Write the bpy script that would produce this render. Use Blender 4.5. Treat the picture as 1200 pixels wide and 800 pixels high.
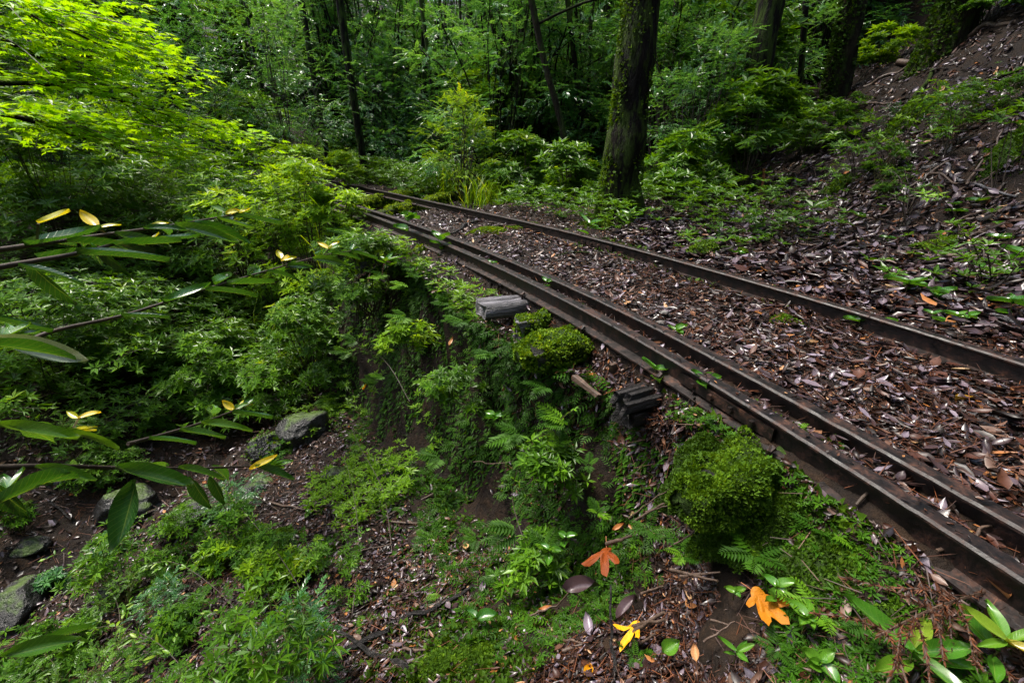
import bpy, math, time
import numpy as np
from mathutils import Vector, Matrix
T0 = time.time()
SC = bpy.context.scene
for o in list(bpy.data.objects): bpy.data.objects.remove(o)
R = math.radians
# ---------------------------------------------------------------- camera, sky, sun, exposure
CAMH, PITCH, F = 0.518, R(23.4), 533.3
cam_d = bpy.data.cameras.new('camera'); cam_d.sensor_width = 36; cam_d.lens = 16.0
cam_d.clip_start = 0.02; cam_d.clip_end = 500
cam = bpy.data.objects.new('camera', cam_d); SC.collection.objects.link(cam)
cam.location = (0, 0, CAMH); cam.rotation_euler = (R(90) - PITCH, 0, 0); SC.camera = cam
SUN_EL, SUN_AZ = R(64), R(-62)            # azimuth from +Y towards +X
w = bpy.data.worlds.new('World'); SC.world = w; w.use_nodes = True
nt = w.node_tree; bg = nt.nodes['Background']
sky = nt.nodes.new('ShaderNodeTexSky'); sky.sky_type = 'NISHITA'; sky.sun_disc = False
sky.sun_elevation = SUN_EL; sky.sun_rotation = SUN_AZ; sky.air_density = 1.0; sky.dust_density = 4.0; sky.ozone_density = 1.0
nt.links.new(sky.outputs[0], bg.inputs[0]); bg.inputs[1].default_value = 0.09
sd = bpy.data.lights.new('sun', 'SUN'); sd.energy = 1.5; sd.angle = R(12); sd.color = (1, 0.95, 0.86)
so = bpy.data.objects.new('sun', sd); SC.collection.objects.link(so)
dv = Vector((math.sin(SUN_AZ) * math.cos(SUN_EL), math.cos(SUN_AZ) * math.cos(SUN_EL), math.sin(SUN_EL)))
so.rotation_euler = dv.to_track_quat('Z', 'Y').to_euler(); so.location = (0, 0, 12)
SC.view_settings.view_transform = 'Standard'; SC.view_settings.look = 'None'
SC.view_settings.exposure = 1.95; SC.view_settings.gamma = 1.0
SC.render.engine = 'CYCLES'
SC.cycles.max_bounces = 6; SC.cycles.diffuse_bounces = 3; SC.cycles.glossy_bounces = 2; SC.cycles.transmission_bounces = 3
SC.cycles.use_denoising = True

# ---------------------------------------------------------------- numpy helpers
rng = np.random.default_rng(11)
def U(a, b, n=None): return rng.uniform(a, b, n)
def sst(a, b, x):
    t = np.clip((x - a) / (b - a), 0, 1); return t * t * (3 - 2 * t)
def hash3(i, j, k, seed):
    h = (i.astype(np.int64) * 374761393 + j.astype(np.int64) * 668265263 + k.astype(np.int64) * 2147483647 + seed * 974711) & 0xffffffff
    h = ((h ^ (h >> 13)) * 1274126177) & 0xffffffff
    h = (h ^ (h >> 16)) & 0xffffffff
    return h / 4294967295.0 * 2 - 1
def noise(p, freq=1., seed=0, oct=3):
    p = np.asarray(p, float)
    if p.shape[-1] == 2: p = np.concatenate([p, np.zeros(p.shape[:-1] + (1,))], -1)
    out = 0; a = 1.; tot = 0
    for o in range(oct):
        q = p * freq + 17.3 * o; i = np.floor(q); f = q - i; f = f * f * (3 - 2 * f); r = 0
        for dx in (0, 1):
            for dy in (0, 1):
                for dz in (0, 1):
                    wgt = (f[..., 0] if dx else 1 - f[..., 0]) * (f[..., 1] if dy else 1 - f[..., 1]) * (f[..., 2] if dz else 1 - f[..., 2])
                    r = r + wgt * hash3(i[..., 0] + dx, i[..., 1] + dy, i[..., 2] + dz, seed + o)
        out = out + a * r; tot += a; a *= .5; freq *= 2.03
    return out / tot
# ---------------------------------------------------------------- the line of the track (A = outer rail on the gully side)
SS = np.arange(-3, 26, .03)
HH = 1.846 + .148 * np.clip(SS, -3, 8) - .016 * np.clip(SS, -1, 4.6) ** 2 - .016 * 9.2 * np.clip(SS - 4.6, 0, 3.4)
i0 = np.argmin(abs(SS)); PX = np.cumsum(np.cos(HH)) * .03; PY = np.cumsum(np.sin(HH)) * .03
PX = PX - PX[i0] + .756; PY = PY - PY[i0] + .187
def track_xy(s, off):
    h = np.interp(s, SS, HH)
    return np.interp(s, SS, PX) + np.sin(h) * off, np.interp(s, SS, PY) - np.cos(h) * off, h
def sd_of(x, y):
    x = np.atleast_1d(np.asarray(x, float)).ravel(); y = np.atleast_1d(np.asarray(y, float)).ravel()
    s = np.empty_like(x); d = np.empty_like(x)
    qx, qy, qs, qh = PX[::4], PY[::4], SS[::4], HH[::4]
    for a in range(0, len(x), 20000):
        X, Y = x[a:a + 20000, None], y[a:a + 20000, None]
        i = ((X - qx) ** 2 + (Y - qy) ** 2).argmin(1)
        vx, vy = X[:, 0] - qx[i], Y[:, 0] - qy[i]; c, n = np.cos(qh[i]), np.sin(qh[i])
        s[a:a + 20000] = qs[i] + vx * c + vy * n; d[a:a + 20000] = vx * n - vy * c
    return s, d
GUL = np.array([(-.6, 6.5), (-1.05, 4.6), (-1.5, 3.1), (-1.95, 2.2), (-2.45, 1.2), (-3.2, -.6), (-5, -4)])
def gully_dist(x, y):
    best = np.full(x.shape, 1e9); side = np.zeros(x.shape)
    for a, b in zip(GUL[:-1], GUL[1:]):
        v = b - a; L = v @ v
        t = np.clip(((x - a[0]) * v[0] + (y - a[1]) * v[1]) / L, 0, 1)
        ex, ey = x - a[0] - t * v[0], y - a[1] - t * v[1]; dd = np.hypot(ex, ey)
        cr = v[0] * ey - v[1] * ex
        m = dd < best; best = np.where(m, dd, best); side = np.where(m, np.sign(cr), side)
    return best, side          # side > 0: towards the track
def height(x, y, detail=True):
    sh = np.shape(x); x = np.atleast_1d(np.asarray(x, float)).ravel(); y = np.atleast_1d(np.asarray(y, float)).ravel()
    s, d = sd_of(x, y); P = np.stack([x, y], 1); g, side = gully_dist(x, y)
    r = np.hypot(x, y)
    n1 = noise(P, .9, 3, 3); n2 = noise(P, 6, 5, 3); n3 = noise(P, 26, 9, 2) if detail else 0
    # right of the line: shoulder, then the hillside
    x0 = 2.35 + .16 * np.clip(y - 4, 0, 6) + .35 * noise(P, .35, 8, 2)
    q = x - x0; slope = .5 * (q + np.sqrt(q * q + .12)) - .05
    zr = -.035 + .74 * slope * sst(.95, 1.7, d) + .15 * n1 * sst(1.3, 2.6, d) + (.035 + .05 * sst(1.8, 3, d)) * n2 * sst(.95, 1.5, d)
    zr = zr + .26 * np.clip(r - 10, 0, 200) - .25 * sst(4.3, 5.5, s) * sst(1.2, 2.5, d) * (1 - sst(9, 11, r))
    # left: gully
    base = np.interp(s, [-1, .15, .5, .8, 1.1, 1.7, 2.6, 4, 6], [-.2, -.23, -.42, -.66, -.82, -.98, -1.1, -1.2, -1.3])
    zg_r = base - .22 * np.clip(-d - .4, 0, 3)
    zg_r = np.maximum(zg_r, -1.55 + .25 * g)
    zg_l = -1.55 + .40 * g + .02 * g * g * (g < 6) + .5 * (g >= 6) * (.02 * 36 / .5) 
    zg_l = zg_l + .15 * np.clip(r - 10, 0, 200) * (g >= 4)
    zl = np.where(side > 0, zg_r, zg_l)
    zl = -1.5 + np.where(side > 0, zl + 1.5, zg_l + 1.5)
    far = sst(4.6, 6.2, s)
    zl = np.where(far > 0, zl * (1 - far) + far * np.minimum(zg_l, -.12 + .2 * np.clip(r - 9, 0, 200)), zl)
    zl = zl + .12 * n1 * sst(-.5, -1.2, d) + .04 * n2 * sst(-.35, -.7, d)
    # the edge
    wn = .05 * noise(P, 3, 21, 2)
    w0 = np.interp(s, [0, .6, 1.2, 2, 4], [.0, -.05, -.2, -.3, -.34]) + wn
    w1 = np.interp(s, [0, .6, 1.2, 2, 4], [-.35, -.35, -.40, -.46, -.6]) + wn
    wl = 1 - np.clip((d - w1) / (w0 - w1), 0, 1) ** .8
    bed = -.050 + .022 * n2 * sst(-.2, .1, d) - (.045 + .075 * sst(.75, 1., s) * sst(2.6, 2.1, s)) * sst(.0, -.07, d) + .030 * sst(.16, .4, d) * sst(.78, .55, d)
    bed = bed - .012 * sst(.70, .80, d) * sst(.95, .86, d)
    mix = sst(.9, 1.2, d)
    z = bed * (1 - mix) + zr * mix
    gap = sst(4.1, 4.5, s) * sst(6.6, 6.2, s) * sst(-1, -.2, d) * sst(1.7, 1.1, d)
    z = z * (1 - gap) + gap * (-.75 + .1 * n1)
    z = z * (1 - wl) + zl * wl
    onbed = sst(-.15, 0, d) * sst(1.2, .95, d)
    if detail: z = z + (.014 + .012 * (1 - onbed)) * n3
    return z.reshape(sh) if sh else float(z[0])
def undercut(x, y, s, d):
    """sideways push that hollows the bank out below the sleeper ends"""
    A = np.interp(s, [.3, .55, 1.15, 1.35, 2.2, 4, 5], [0, .15, .17, .13, .17, .14, 0]) * (1 + .35 * noise(np.stack([x, y], 1), 5, 52, 2))
    lo = np.interp(s, [.2, 1.1, 1.5, 2.2], [-.04, -.06, -.20, -.24]); g = np.sin(np.pi * np.clip((d + .52) / (lo + .52), 0, 1)) ** 1.3 * A; h = np.interp(s, SS, HH)
    return np.stack([np.sin(h) * g, -np.cos(h) * g, 0 * g], 1)
CAM = np.array([0, 0, CAMH]); cp, sp = math.cos(PITCH), math.sin(PITCH)
def ray(u, v):                            # a sight line measured on the photograph
    X, Y = u - 600., 400. - v
    d = np.array([X, F * cp + Y * sp, -F * sp + Y * cp]); return d / np.linalg.norm(d)
def hit(u, v, far=40):                    # where that line meets the ground
    d = ray(u, v); t = np.concatenate([np.arange(.3, 4, .012), np.arange(4, far, .06)])
    p = CAM + t[:, None] * d; h = height(p[:, 0], p[:, 1], False)
    i = np.argmax(p[:, 2] < h) if (p[:, 2] < h).any() else len(t) - 1
    return p[i]
def on_z(u, v, z): d = ray(u, v); return CAM + d * (z - CAMH) / d[2]
def at_depth(u, v, t): return CAM + ray(u, v) * t

# ---------------------------------------------------------------- mesh building
def link_mesh(name, me, parent=None, **props):
    o = bpy.data.objects.new(name, me); SC.collection.objects.link(o)
    if parent is not None: o.parent = parent
    for k, v in props.items(): o[k] = v
    return o
def build(name, blocks, mats, smooth=False):
    """blocks: list of (V (n,3), F (m,k), rnd scalar or (m,), material index[, uv (n,2)])"""
    V, L, T, RN, MI, UV = [], [], [], [], [], []; off = 0; anyuv = any(len(b) > 4 for b in blocks)
    for b in blocks:
        v, f, r, mi = b[:4]; v = np.asarray(v, np.float32); f = np.asarray(f, np.int32)
        if len(f) == 0: continue
        V.append(v); L.append((f + off).ravel()); T.append(np.full(len(f), f.shape[1], np.int32))
        RN.append(np.broadcast_to(np.asarray(r, np.float32), (len(f),))); MI.append(np.full(len(f), mi, np.int32))
        if anyuv:
            UV.append((np.asarray(b[4], np.float32)[f.ravel()]) if len(b) > 4 else np.zeros((f.size, 2), np.float32))
        off += len(v)
    V = np.concatenate(V); L = np.concatenate(L); T = np.concatenate(T)
    me = bpy.data.meshes.new(name); me.vertices.add(len(V)); me.vertices.foreach_set('co', V.ravel())
    me.loops.add(len(L)); me.loops.foreach_set('vertex_index', L)
    me.polygons.add(len(T)); me.polygons.foreach_set('loop_start', np.concatenate([[0], np.cumsum(T)[:-1]]).astype(np.int32))
    me.polygons.foreach_set('loop_total', T); me.polygons.foreach_set('material_index', np.concatenate(MI))
    me.polygons.foreach_set('use_smooth', np.full(len(T), smooth))
    a = me.attributes.new('rnd', 'FLOAT', 'FACE'); a.data.foreach_set('value', np.concatenate(RN))
    if anyuv:
        ul = me.uv_layers.new(name='uv'); ul.data.foreach_set('uv', np.concatenate(UV).ravel())
    for m in mats: me.materials.append(m)
    me.update(); me.validate(); return me
def inst(tpl, pos, Rm, scale, rnd, mi=0):
    """copy a template (V, F[, uv]) to many places inside one mesh"""
    tv, tf = tpl[0], tpl[1]; n = len(pos); scale = np.asarray(scale, float)
    if scale.ndim == 0: scale = np.full(n, float(scale))
    if scale.ndim == 1: scale = np.repeat(scale[:, None], 3, 1)
    v = np.einsum('nij,nkj->nki', Rm, tv[None] * scale[:, None, :]) + pos[:, None, :]
    f = tf[None] + (np.arange(n) * len(tv))[:, None, None]
    r = np.repeat(np.broadcast_to(rnd, (n,)), len(tf))
    if len(tpl) > 2: return (v.reshape(-1, 3), f.reshape(-1, tf.shape[1]), r, mi, np.tile(tpl[2], (n, 1)))
    return (v.reshape(-1, 3), f.reshape(-1, tf.shape[1]), r, mi)
def norm(a): return a / np.maximum(np.linalg.norm(a, axis=-1, keepdims=True), 1e-9)
def frames(ydir, up):
    """rotation matrices: local Y along ydir, local Z as near up as possible"""
    y = norm(np.asarray(ydir, float)); up = np.broadcast_to(np.asarray(up, float), y.shape)
    x = norm(np.cross(y, up + 1e-4)); z = np.cross(x, y); return np.stack([x, y, z], -1)
def rdir(n, zlo=-1, zhi=1):
    a = U(0, 2 * np.pi, n); z = U(zlo, zhi, n); q = np.sqrt(np.maximum(0, 1 - z * z)); return np.stack([q * np.cos(a), q * np.sin(a), z], 1)
A_ = lambda *a: np.array(a, float)
# leaf templates, base at 0, tip at +Y, unit length
def T(v, f): return np.array(v, float), np.array(f, int)
LEAF2 = T([(0, 0, 0), (.17, .42, .05), (0, 1, -.1), (-.17, .42, .05)], [(0, 1, 2), (0, 2, 3)])
LEAF2N = T([(0, 0, 0), (.11, .4, .04), (0, 1, -.16), (-.11, .4, .04)], [(0, 1, 2), (0, 2, 3)])
LEAF8 = T([(0, 0, 0), (-.15, .3, .05), (0, .32, .0), (.15, .3, .05), (-.14, .65, .02), (0, .66, -.04), (.14, .65, .02), (0, 1, -.13)],
          [(0, 2, 1), (0, 3, 2), (1, 2, 5), (1, 5, 4), (2, 3, 6), (2, 6, 5), (4, 5, 7), (5, 6, 7)])
ROUND6 = T([(0, 0, 0), (.3, .15, .02), (.42, .55, .03), (.2, .92, 0), (-.2, .92, 0), (-.42, .55, .03), (-.3, .15, .02), (0, .5, -.06)],
           [(0, 1, 7), (1, 2, 7), (2, 3, 7), (3, 4, 7), (4, 5, 7), (5, 6, 7), (6, 0, 7)])
def leafgrid(width=.3, n=7, curl=.10, cup=.06, wave=.0, fat=.42, seed=0):
    r = np.random.default_rng(seed); v, uv, f = [], [], []; cols = (-1, -.5, 0, .5, 1)
    for i in range(n + 1):
        t = i / n
        hw = width * .5 * (math.sin(math.pi * t ** (math.log(.5) / math.log(fat)))) ** .8 if 0 < t < 1 else .004
        for c in cols:
            v.append((c * hw, t, cup * abs(c) ** 1.5 * width - curl * t * t + wave * math.sin(9 * t + 2 * c + seed) * abs(c)))
            uv.append((c * .5 + .5, t))
    for i in range(n):
        for j in range(4):
            a = i * 5 + j; f.append((a, a + 1, a + 6, a + 5))
    return np.array(v), np.array(f), np.array(uv)
def tube(pts, rad, k=6, jitter=0, seed=0, caps=True):
    pts = np.asarray(pts, float); n = len(pts); rad = np.broadcast_to(np.asarray(rad, float), (n,))
    tg = norm(np.gradient(pts, axis=0)); ref = A_(0, 0, 1) if abs(tg[0, 2]) < .85 else A_(1, 0, 0)
    x = norm(np.cross(tg, ref)); z = np.cross(x, tg)
    a = np.linspace(0, 2 * np.pi, k, endpoint=False)
    ring = x[:, None] * np.cos(a)[None, :, None] + z[:, None] * np.sin(a)[None, :, None]
    V = pts[:, None] + ring * rad[:, None, None]
    if jitter:
        nn = noise(V.reshape(-1, 3), 1.2 / max(rad.mean(), 1e-3) * .6, seed, 3).reshape(n, k); V = V + ring * (nn * jitter * rad[:, None])[..., None]
    i = np.arange(n - 1)[:, None] * k; j = np.arange(k)[None]; j2 = (j + 1) % k
    Fq = np.stack([i + j, i + j2, i + k + j2, i + k + j], -1).reshape(-1, 4)
    V = V.reshape(-1, 3); out = [(V, Fq, .5, 0)]
    if caps:
        c0 = len(V)
        Vc = np.concatenate([V[:k], pts[:1], V[-k:], pts[-1:]]); jj = np.arange(k)
        Fc = np.concatenate([np.stack([jj * 0 + k, (jj + 1) % k, jj], 1), np.stack([jj * 0 + 2 * k + 1, k + 1 + jj, k + 1 + (jj + 1) % k], 1)])
        out.append((Vc, Fc, .5, 0))
    return out
def smooth_line(P, n):
    P = np.asarray(P, float); t = np.linspace(0, len(P) - 1, n); out = []
    for u in t:
        i = min(int(u), len(P) - 2); f = u - i; p0 = P[max(i - 1, 0)]; p1 = P[i]; p2 = P[i + 1]; p3 = P[min(i + 2, len(P) - 1)]
        out.append(.5 * ((2 * p1) + (-p0 + p2) * f + (2 * p0 - 5 * p1 + 4 * p2 - p3) * f * f + (-p0 + 3 * p1 - 3 * p2 + p3) * f ** 3))
    return np.array(out)
# ---------------------------------------------------------------- things
USED = {}
def thing(name, label, cat, loc=(0, 0, 0), group=None, rot=None):
    o = bpy.data.objects.new(name, None); o.empty_display_size = .05; SC.collection.objects.link(o)
    o.location = loc; o['label'] = label; o['category'] = cat
    if group: o['group'] = group
    if rot is not None: o.rotation_euler = rot
    return o
def part(name, blocks, mats, parent, smooth=False, **props):
    return link_mesh(name, build(name, blocks, mats, smooth), parent, **props)
def solo(name, blocks, mats, label, cat, group=None, smooth=False, loc=(0, 0, 0)):
    o = link_mesh(name, build(name, blocks, mats, smooth), None, label=label, category=cat); o.location = loc
    if group: o['group'] = group
    return o
def copy_tree(o, parent=None):
    c = o.copy(); SC.collection.objects.link(c)
    if parent is not None: c.parent = parent
    for ch in list(o.children): copy_tree(ch, c)
    return c
# ---------------------------------------------------------------- materials
def mat(name): 
    m = bpy.data.materials.new(name); m.use_nodes = True; return m, m.node_tree, m.node_tree.nodes['Principled BSDF']
def ramp(nt, stops, inp):
    r = nt.nodes.new('ShaderNodeValToRGB'); cr = r.color_ramp
    while len(cr.elements) > 1: cr.elements.remove(cr.elements[-1])
    for i, (p, c) in enumerate(stops):
        e = cr.elements[0] if i == 0 else cr.elements.new(p)
        e.position = p; e.color = (*c, 1)
    nt.links.new(inp, r.inputs[0]); return r.outputs[0]
def nz(nt, scale, detail=4, rough=.6, coord='Object'):
    tc = nt.nodes.new('ShaderNodeTexCoord'); n = nt.nodes.new('ShaderNodeTexNoise')
    n.inputs['Scale'].default_value = scale; n.inputs['Detail'].default_value = detail; n.inputs['Roughness'].default_value = rough
    nt.links.new(tc.outputs[coord], n.inputs['Vector']); return n.outputs[0]
def bump(nt, h, strength, dist, to):
    b = nt.nodes.new('ShaderNodeBump'); b.inputs['Strength'].default_value = strength; b.inputs['Distance'].default_value = dist
    nt.links.new(h, b.inputs['Height']); nt.links.new(b.outputs[0], to); return b
def mixc(nt, fac, a, b, kind='MIX'):
    m = nt.nodes.new('ShaderNodeMix'); m.data_type = 'RGBA'; m.blend_type = kind
    for s, v in ((m.inputs[0], fac), (m.inputs[6], a), (m.inputs[7], b)):
        if hasattr(v, 'node'): nt.links.new(v, s)
        else: s.default_value = v if isinstance(v, (int, float)) else (*v, 1)
    return m.outputs[2]
def leaf_mat(name, stops, rough=.42, trans=.35, spec=.5, coat=0., veins=False, warm=1.25, spots=0., pale=False):
    m, nt, b = mat(name); at = nt.nodes.new('ShaderNodeAttribute'); at.attribute_name = 'rnd'
    c = ramp(nt, stops, at.outputs['Fac'])
    if veins:
        uv = nt.nodes.new('ShaderNodeUVMap'); sx = nt.nodes.new('ShaderNodeSeparateXYZ'); nt.links.new(uv.outputs[0], sx.inputs[0])
        def M(op, a, b_=None, **k):
            n = nt.nodes.new('ShaderNodeMath'); n.operation = op
            for s, v in ((n.inputs[0], a), (n.inputs[1], b_)):
                if v is None: continue
                if hasattr(v, 'node'): nt.links.new(v, s)
                else: s.default_value = v
            return n.outputs[0]
        ax = M('ABSOLUTE', M('SUBTRACT', sx.outputs[0], .5))
        mid = M('LESS_THAN', ax, .022)
        ph = M('FRACT', M('MULTIPLY', M('SUBTRACT', sx.outputs[1], M('MULTIPLY', ax, .35)), 11.)); side = M('LESS_THAN', ph, .10)
        vn = M('MAXIMUM', mid, M('MULTIPLY', side, .45))
        lite = mixc(nt, .3, c, (.35, .45, .10)); c = mixc(nt, vn, c, lite)
        bump(nt, M('MULTIPLY', ph, -1.), .25, .0012, b.inputs['Normal'])
    n1 = nz(nt, 60 if veins else 25, 2)
    c = mixc(nt, .5, c, mixc(nt, 1., c, ramp(nt, [(.3, (.55, .55, .5)), (.7, (1.35, 1.3, 1.2))], n1), 'MULTIPLY'))
    if spots:
        n2 = nz(nt, 120, 3); c = mixc(nt, ramp(nt, [(.60, (0, 0, 0)), (.66, (spots,) * 3)], n2), c, (.05, .018, .008))
    nt.links.new(c, b.inputs['Base Color']); b.inputs['Roughness'].default_value = rough
    b.inputs['Specular IOR Level'].default_value = spec; b.inputs['Coat Weight'].default_value = coat; b.inputs['Coat Roughness'].default_value = .18
    if trans:
        t = nt.nodes.new('ShaderNodeBsdfTranslucent'); mx = nt.nodes.new('ShaderNodeMixShader'); mx.inputs[0].default_value = trans
        c2 = mixc(nt, 1., c, (1.25 * warm, 1.3, .35), 'MULTIPLY'); nt.links.new(c2, t.inputs[0])
        nt.links.new(b.outputs[0], mx.inputs[1]); nt.links.new(t.outputs[0], mx.inputs[2])
        nt.links.new(mx.outputs[0], nt.nodes['Material Output'].inputs[0])
    return m
def solid_mat(name, stops, scale=8, detail=5, rough=(.5, .8), bs=.5, bd=.01, spec=.4, metal=0., stretch=None, scale2=None, moss=0., mossc=(.05, .09, .012)):
    m, nt, b = mat(name); tc = nt.nodes.new('ShaderNodeTexCoord'); vec = tc.outputs['Object']
    if stretch:
        mp = nt.nodes.new('ShaderNodeMapping'); mp.inputs['Scale'].default_value = stretch; nt.links.new(vec, mp.inputs[0]); vec = mp.outputs[0]
    def N(sc, de):
        n = nt.nodes.new('ShaderNodeTexNoise'); n.inputs['Scale'].default_value = sc; n.inputs['Detail'].default_value = de; n.inputs['Roughness'].default_value = .65
        nt.links.new(vec, n.inputs['Vector']); return n.outputs[0]
    a = N(scale, detail); a2 = N(scale2 or scale * 6, 3)
    mm = nt.nodes.new('ShaderNodeMath'); mm.operation = 'MULTIPLY_ADD'; nt.links.new(a2, mm.inputs[0]); mm.inputs[1].default_value = .35
    nt.links.new(a, mm.inputs[2]); sb = nt.nodes.new('ShaderNodeMath'); sb.operation = 'SUBTRACT'; nt.links.new(mm.outputs[0], sb.inputs[0]); sb.inputs[1].default_value = .175
    c = ramp(nt, stops, sb.outputs[0])
    if moss:
        g = nt.nodes.new('ShaderNodeNewGeometry'); sx = nt.nodes.new('ShaderNodeSeparateXYZ'); nt.links.new(g.outputs['Normal'], sx.inputs[0])
        ad = nt.nodes.new('ShaderNodeMath'); ad.operation = 'MULTIPLY_ADD'; nt.links.new(sx.outputs[2], ad.inputs[0]); ad.inputs[1].default_value = .35; nt.links.new(N(scale * .8, 4), ad.inputs[2])
        f = ramp(nt, [(.72 - moss * .4, (0, 0, 0)), (.84 - moss * .4, (1, 1, 1))], ad.outputs[0])
        c = mixc(nt, f, c, mixc(nt, a2, tuple(x * .5 for x in mossc), tuple(x * 1.6 for x in mossc)))
    nt.links.new(c, b.inputs['Base Color']); b.inputs['Metallic'].default_value = metal; b.inputs['Specular IOR Level'].default_value = spec
    rr = nt.nodes.new('ShaderNodeMapRange'); nt.links.new(a, rr.inputs[0]); rr.inputs[1].default_value = .3; rr.inputs[2].default_value = .7
    rr.inputs[3].default_value = rough[0]; rr.inputs[4].default_value = rough[1]; nt.links.new(rr.outputs[0], b.inputs['Roughness'])
    bump(nt, sb.outputs[0], bs, bd, b.inputs['Normal']); return m
M = {}
M['soil'] = solid_mat('soil', [(.3, (.005, .003, .002)), (.5, (.012, .007, .004)), (.7, (.030, .017, .009))], 14, 8, (.65, .95), .9, .02, .2)
M['litter'] = leaf_mat('fallen_leaves', [(0, (.005, .003, .002)), (.3, (.017, .007, .004)), (.48, (.050, .016, .008)), (.6, (.085, .034, .020)), (.72, (.13, .080, .058)), (.82, (.30, .11, .025)), (.9, (.38, .20, .09)), (.96, (.46, .33, .19)), (1, (.50, .27, .02))], .42, 0, .35, spots=.7)
M['litter_wet_glint'] = leaf_mat('wet_leaves_painted_glint', [(0, (.008, .004, .004)), (.35, (.026, .013, .013)), (.65, (.070, .044, .050)), (1, (.20, .165, .21))], .28, 0, .5, 0.)  # lilac upper tones put the sky glints on wet leaves into the colour
M['needle'] = leaf_mat('dead_needles', [(0, (.018, .008, .005)), (.5, (.05, .02, .011)), (1, (.16, .055, .022))], .5, 0, .3)
M['moss'] = leaf_mat('moss', [(0, (.014, .034, .002)), (.5, (.05, .115, .005)), (.8, (.13, .24, .008)), (1, (.28, .38, .02))], .65, .3, .2)
M['moss_bed'] = solid_mat('moss_bed', [(.3, (.010, .020, .003)), (.55, (.025, .05, .006)), (.75, (.05, .09, .010))], 30, 5, (.8, .95), 1, .012, .2)
M['green_hi'] = leaf_mat('fresh_leaves', [(0, (.08, .18, .004)), (.5, (.17, .35, .006)), (.85, (.28, .47, .010)), (1, (.42, .50, .015))], .42, .45, .35)
M['maple'] = leaf_mat('maple_leaves', [(0, (.12, .30, .004)), (.5, (.22, .48, .006)), (1, (.36, .58, .010))], .45, .5, .3)
M['green_mid'] = leaf_mat('green_leaves', [(0, (.030, .085, .004)), (.5, (.075, .195, .008)), (.85, (.14, .30, .012)), (1, (.26, .38, .02))], .36, .38, .4)
M['green_low'] = leaf_mat('evergreen_leaves', [(0, (.024, .095, .028)), (.5, (.056, .19, .054)), (.85, (.11, .30, .08)), (1, (.18, .36, .08))], .27, .4, .8)
M['green_pale'] = leaf_mat('pale_evergreen_leaves', [(0, (.040, .14, .042)), (.5, (.095, .27, .080)), (1, (.20, .42, .13))], .25, .4, .9)
M['glossy'] = leaf_mat('glossy_leaf', [(0, (.012, .055, .010)), (.45, (.030, .12, .014)), (.8, (.10, .24, .012)), (.9, (.48, .50, .02)), (1, (.66, .52, .02))], .2, .3, .7, .6, veins=True, spots=.5)
M['seedling'] = leaf_mat('seedling_leaf', [(0, (.025, .11, .012)), (.5, (.06, .20, .016)), (.8, (.12, .26, .02)), (.9, (.30, .30, .03)), (1, (.40, .16, .03))], .22, .3, .6, .3, veins=True)
M['fern'] = leaf_mat('fern_green', [(0, (.014, .050, .003)), (.5, (.042, .13, .006)), (1, (.13, .29, .010))], .5, .38, .2)
M['orange'] = leaf_mat('orange_leaf', [(0, (.16, .030, .006)), (.5, (.34, .10, .008)), (1, (.70, .34, .008))], .55, .08, .15, 0, spots=.95)
M['twig'] = solid_mat('twig_bark', [(.3, (.018, .012, .008)), (.6, (.055, .038, .026)), (.8, (.12, .09, .065))], 40, 3, (.5, .8), .5, .002)
M['stem'] = solid_mat('green_stem', [(.3, (.05, .05, .012)), (.7, (.12, .10, .03))], 40, 3, (.5, .7), .3, .001)
M['bark'] = solid_mat('mossy_bark', [(.3, (.002, .0015, .001)), (.55, (.008, .006, .004)), (.75, (.028, .020, .013))], 16, 9, (.6, .9), 1, .09, .15, stretch=(1, 1, .22), moss=.62, mossc=(.045, .075, .010))
M['bark_green'] = solid_mat('greened_bark', [(.3, (.012, .012, .006)), (.5, (.016, .012, .006)), (.7, (.05, .04, .022))], 16, 9, (.6, .9), 1, .09, .15, stretch=(1, 1, .25), moss=.5, mossc=(.035, .055, .010))
M['rail'] = solid_mat('rusty_rail', [(.36, (.002, .0013, .001)), (.5, (.010, .005, .0035)), (.6, (.032, .013, .008)), (.72, (.085, .036, .019))], 34, 10, (.36, .7), .6, .003, .5, .15, scale2=160)
M['rail_foot'] = M['rail']
M['wood'] = solid_mat('wet_grey_wood', [(.35, (.006, .006, .006)), (.48, (.075, .072, .078)), (.62, (.22, .21, .23))], 16, 9, (.25, .6), 1, .02, .5, stretch=(.25, 2.2, 2.2))
M['rot'] = solid_mat('rotten_black_wood', [(.35, (.003, .0025, .002)), (.5, (.012, .010, .009)), (.65, (.05, .043, .042))], 16, 9, (.3, .7), 1, .04, .5, stretch=(.3, 3, 3))
M['rock'] = solid_mat('wet_rock', [(.3, (.006, .006, .005)), (.5, (.020, .020, .019)), (.7, (.06, .058, .060))], 7, 9, (.2, .55), 1, .04, .5, moss=-.05)
M['dead'] = solid_mat('dead_wood', [(.3, (.03, .018, .012)), (.55, (.08, .05, .034)), (.75, (.17, .11, .075))], 20, 5, (.4, .75), .8, .006, .5)
M['peel'] = solid_mat('bare_orange_wood', [(.3, (.25, .08, .03)), (.7, (.50, .20, .09))], 20, 5, (.5, .75), .6, .004, .4)

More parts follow.
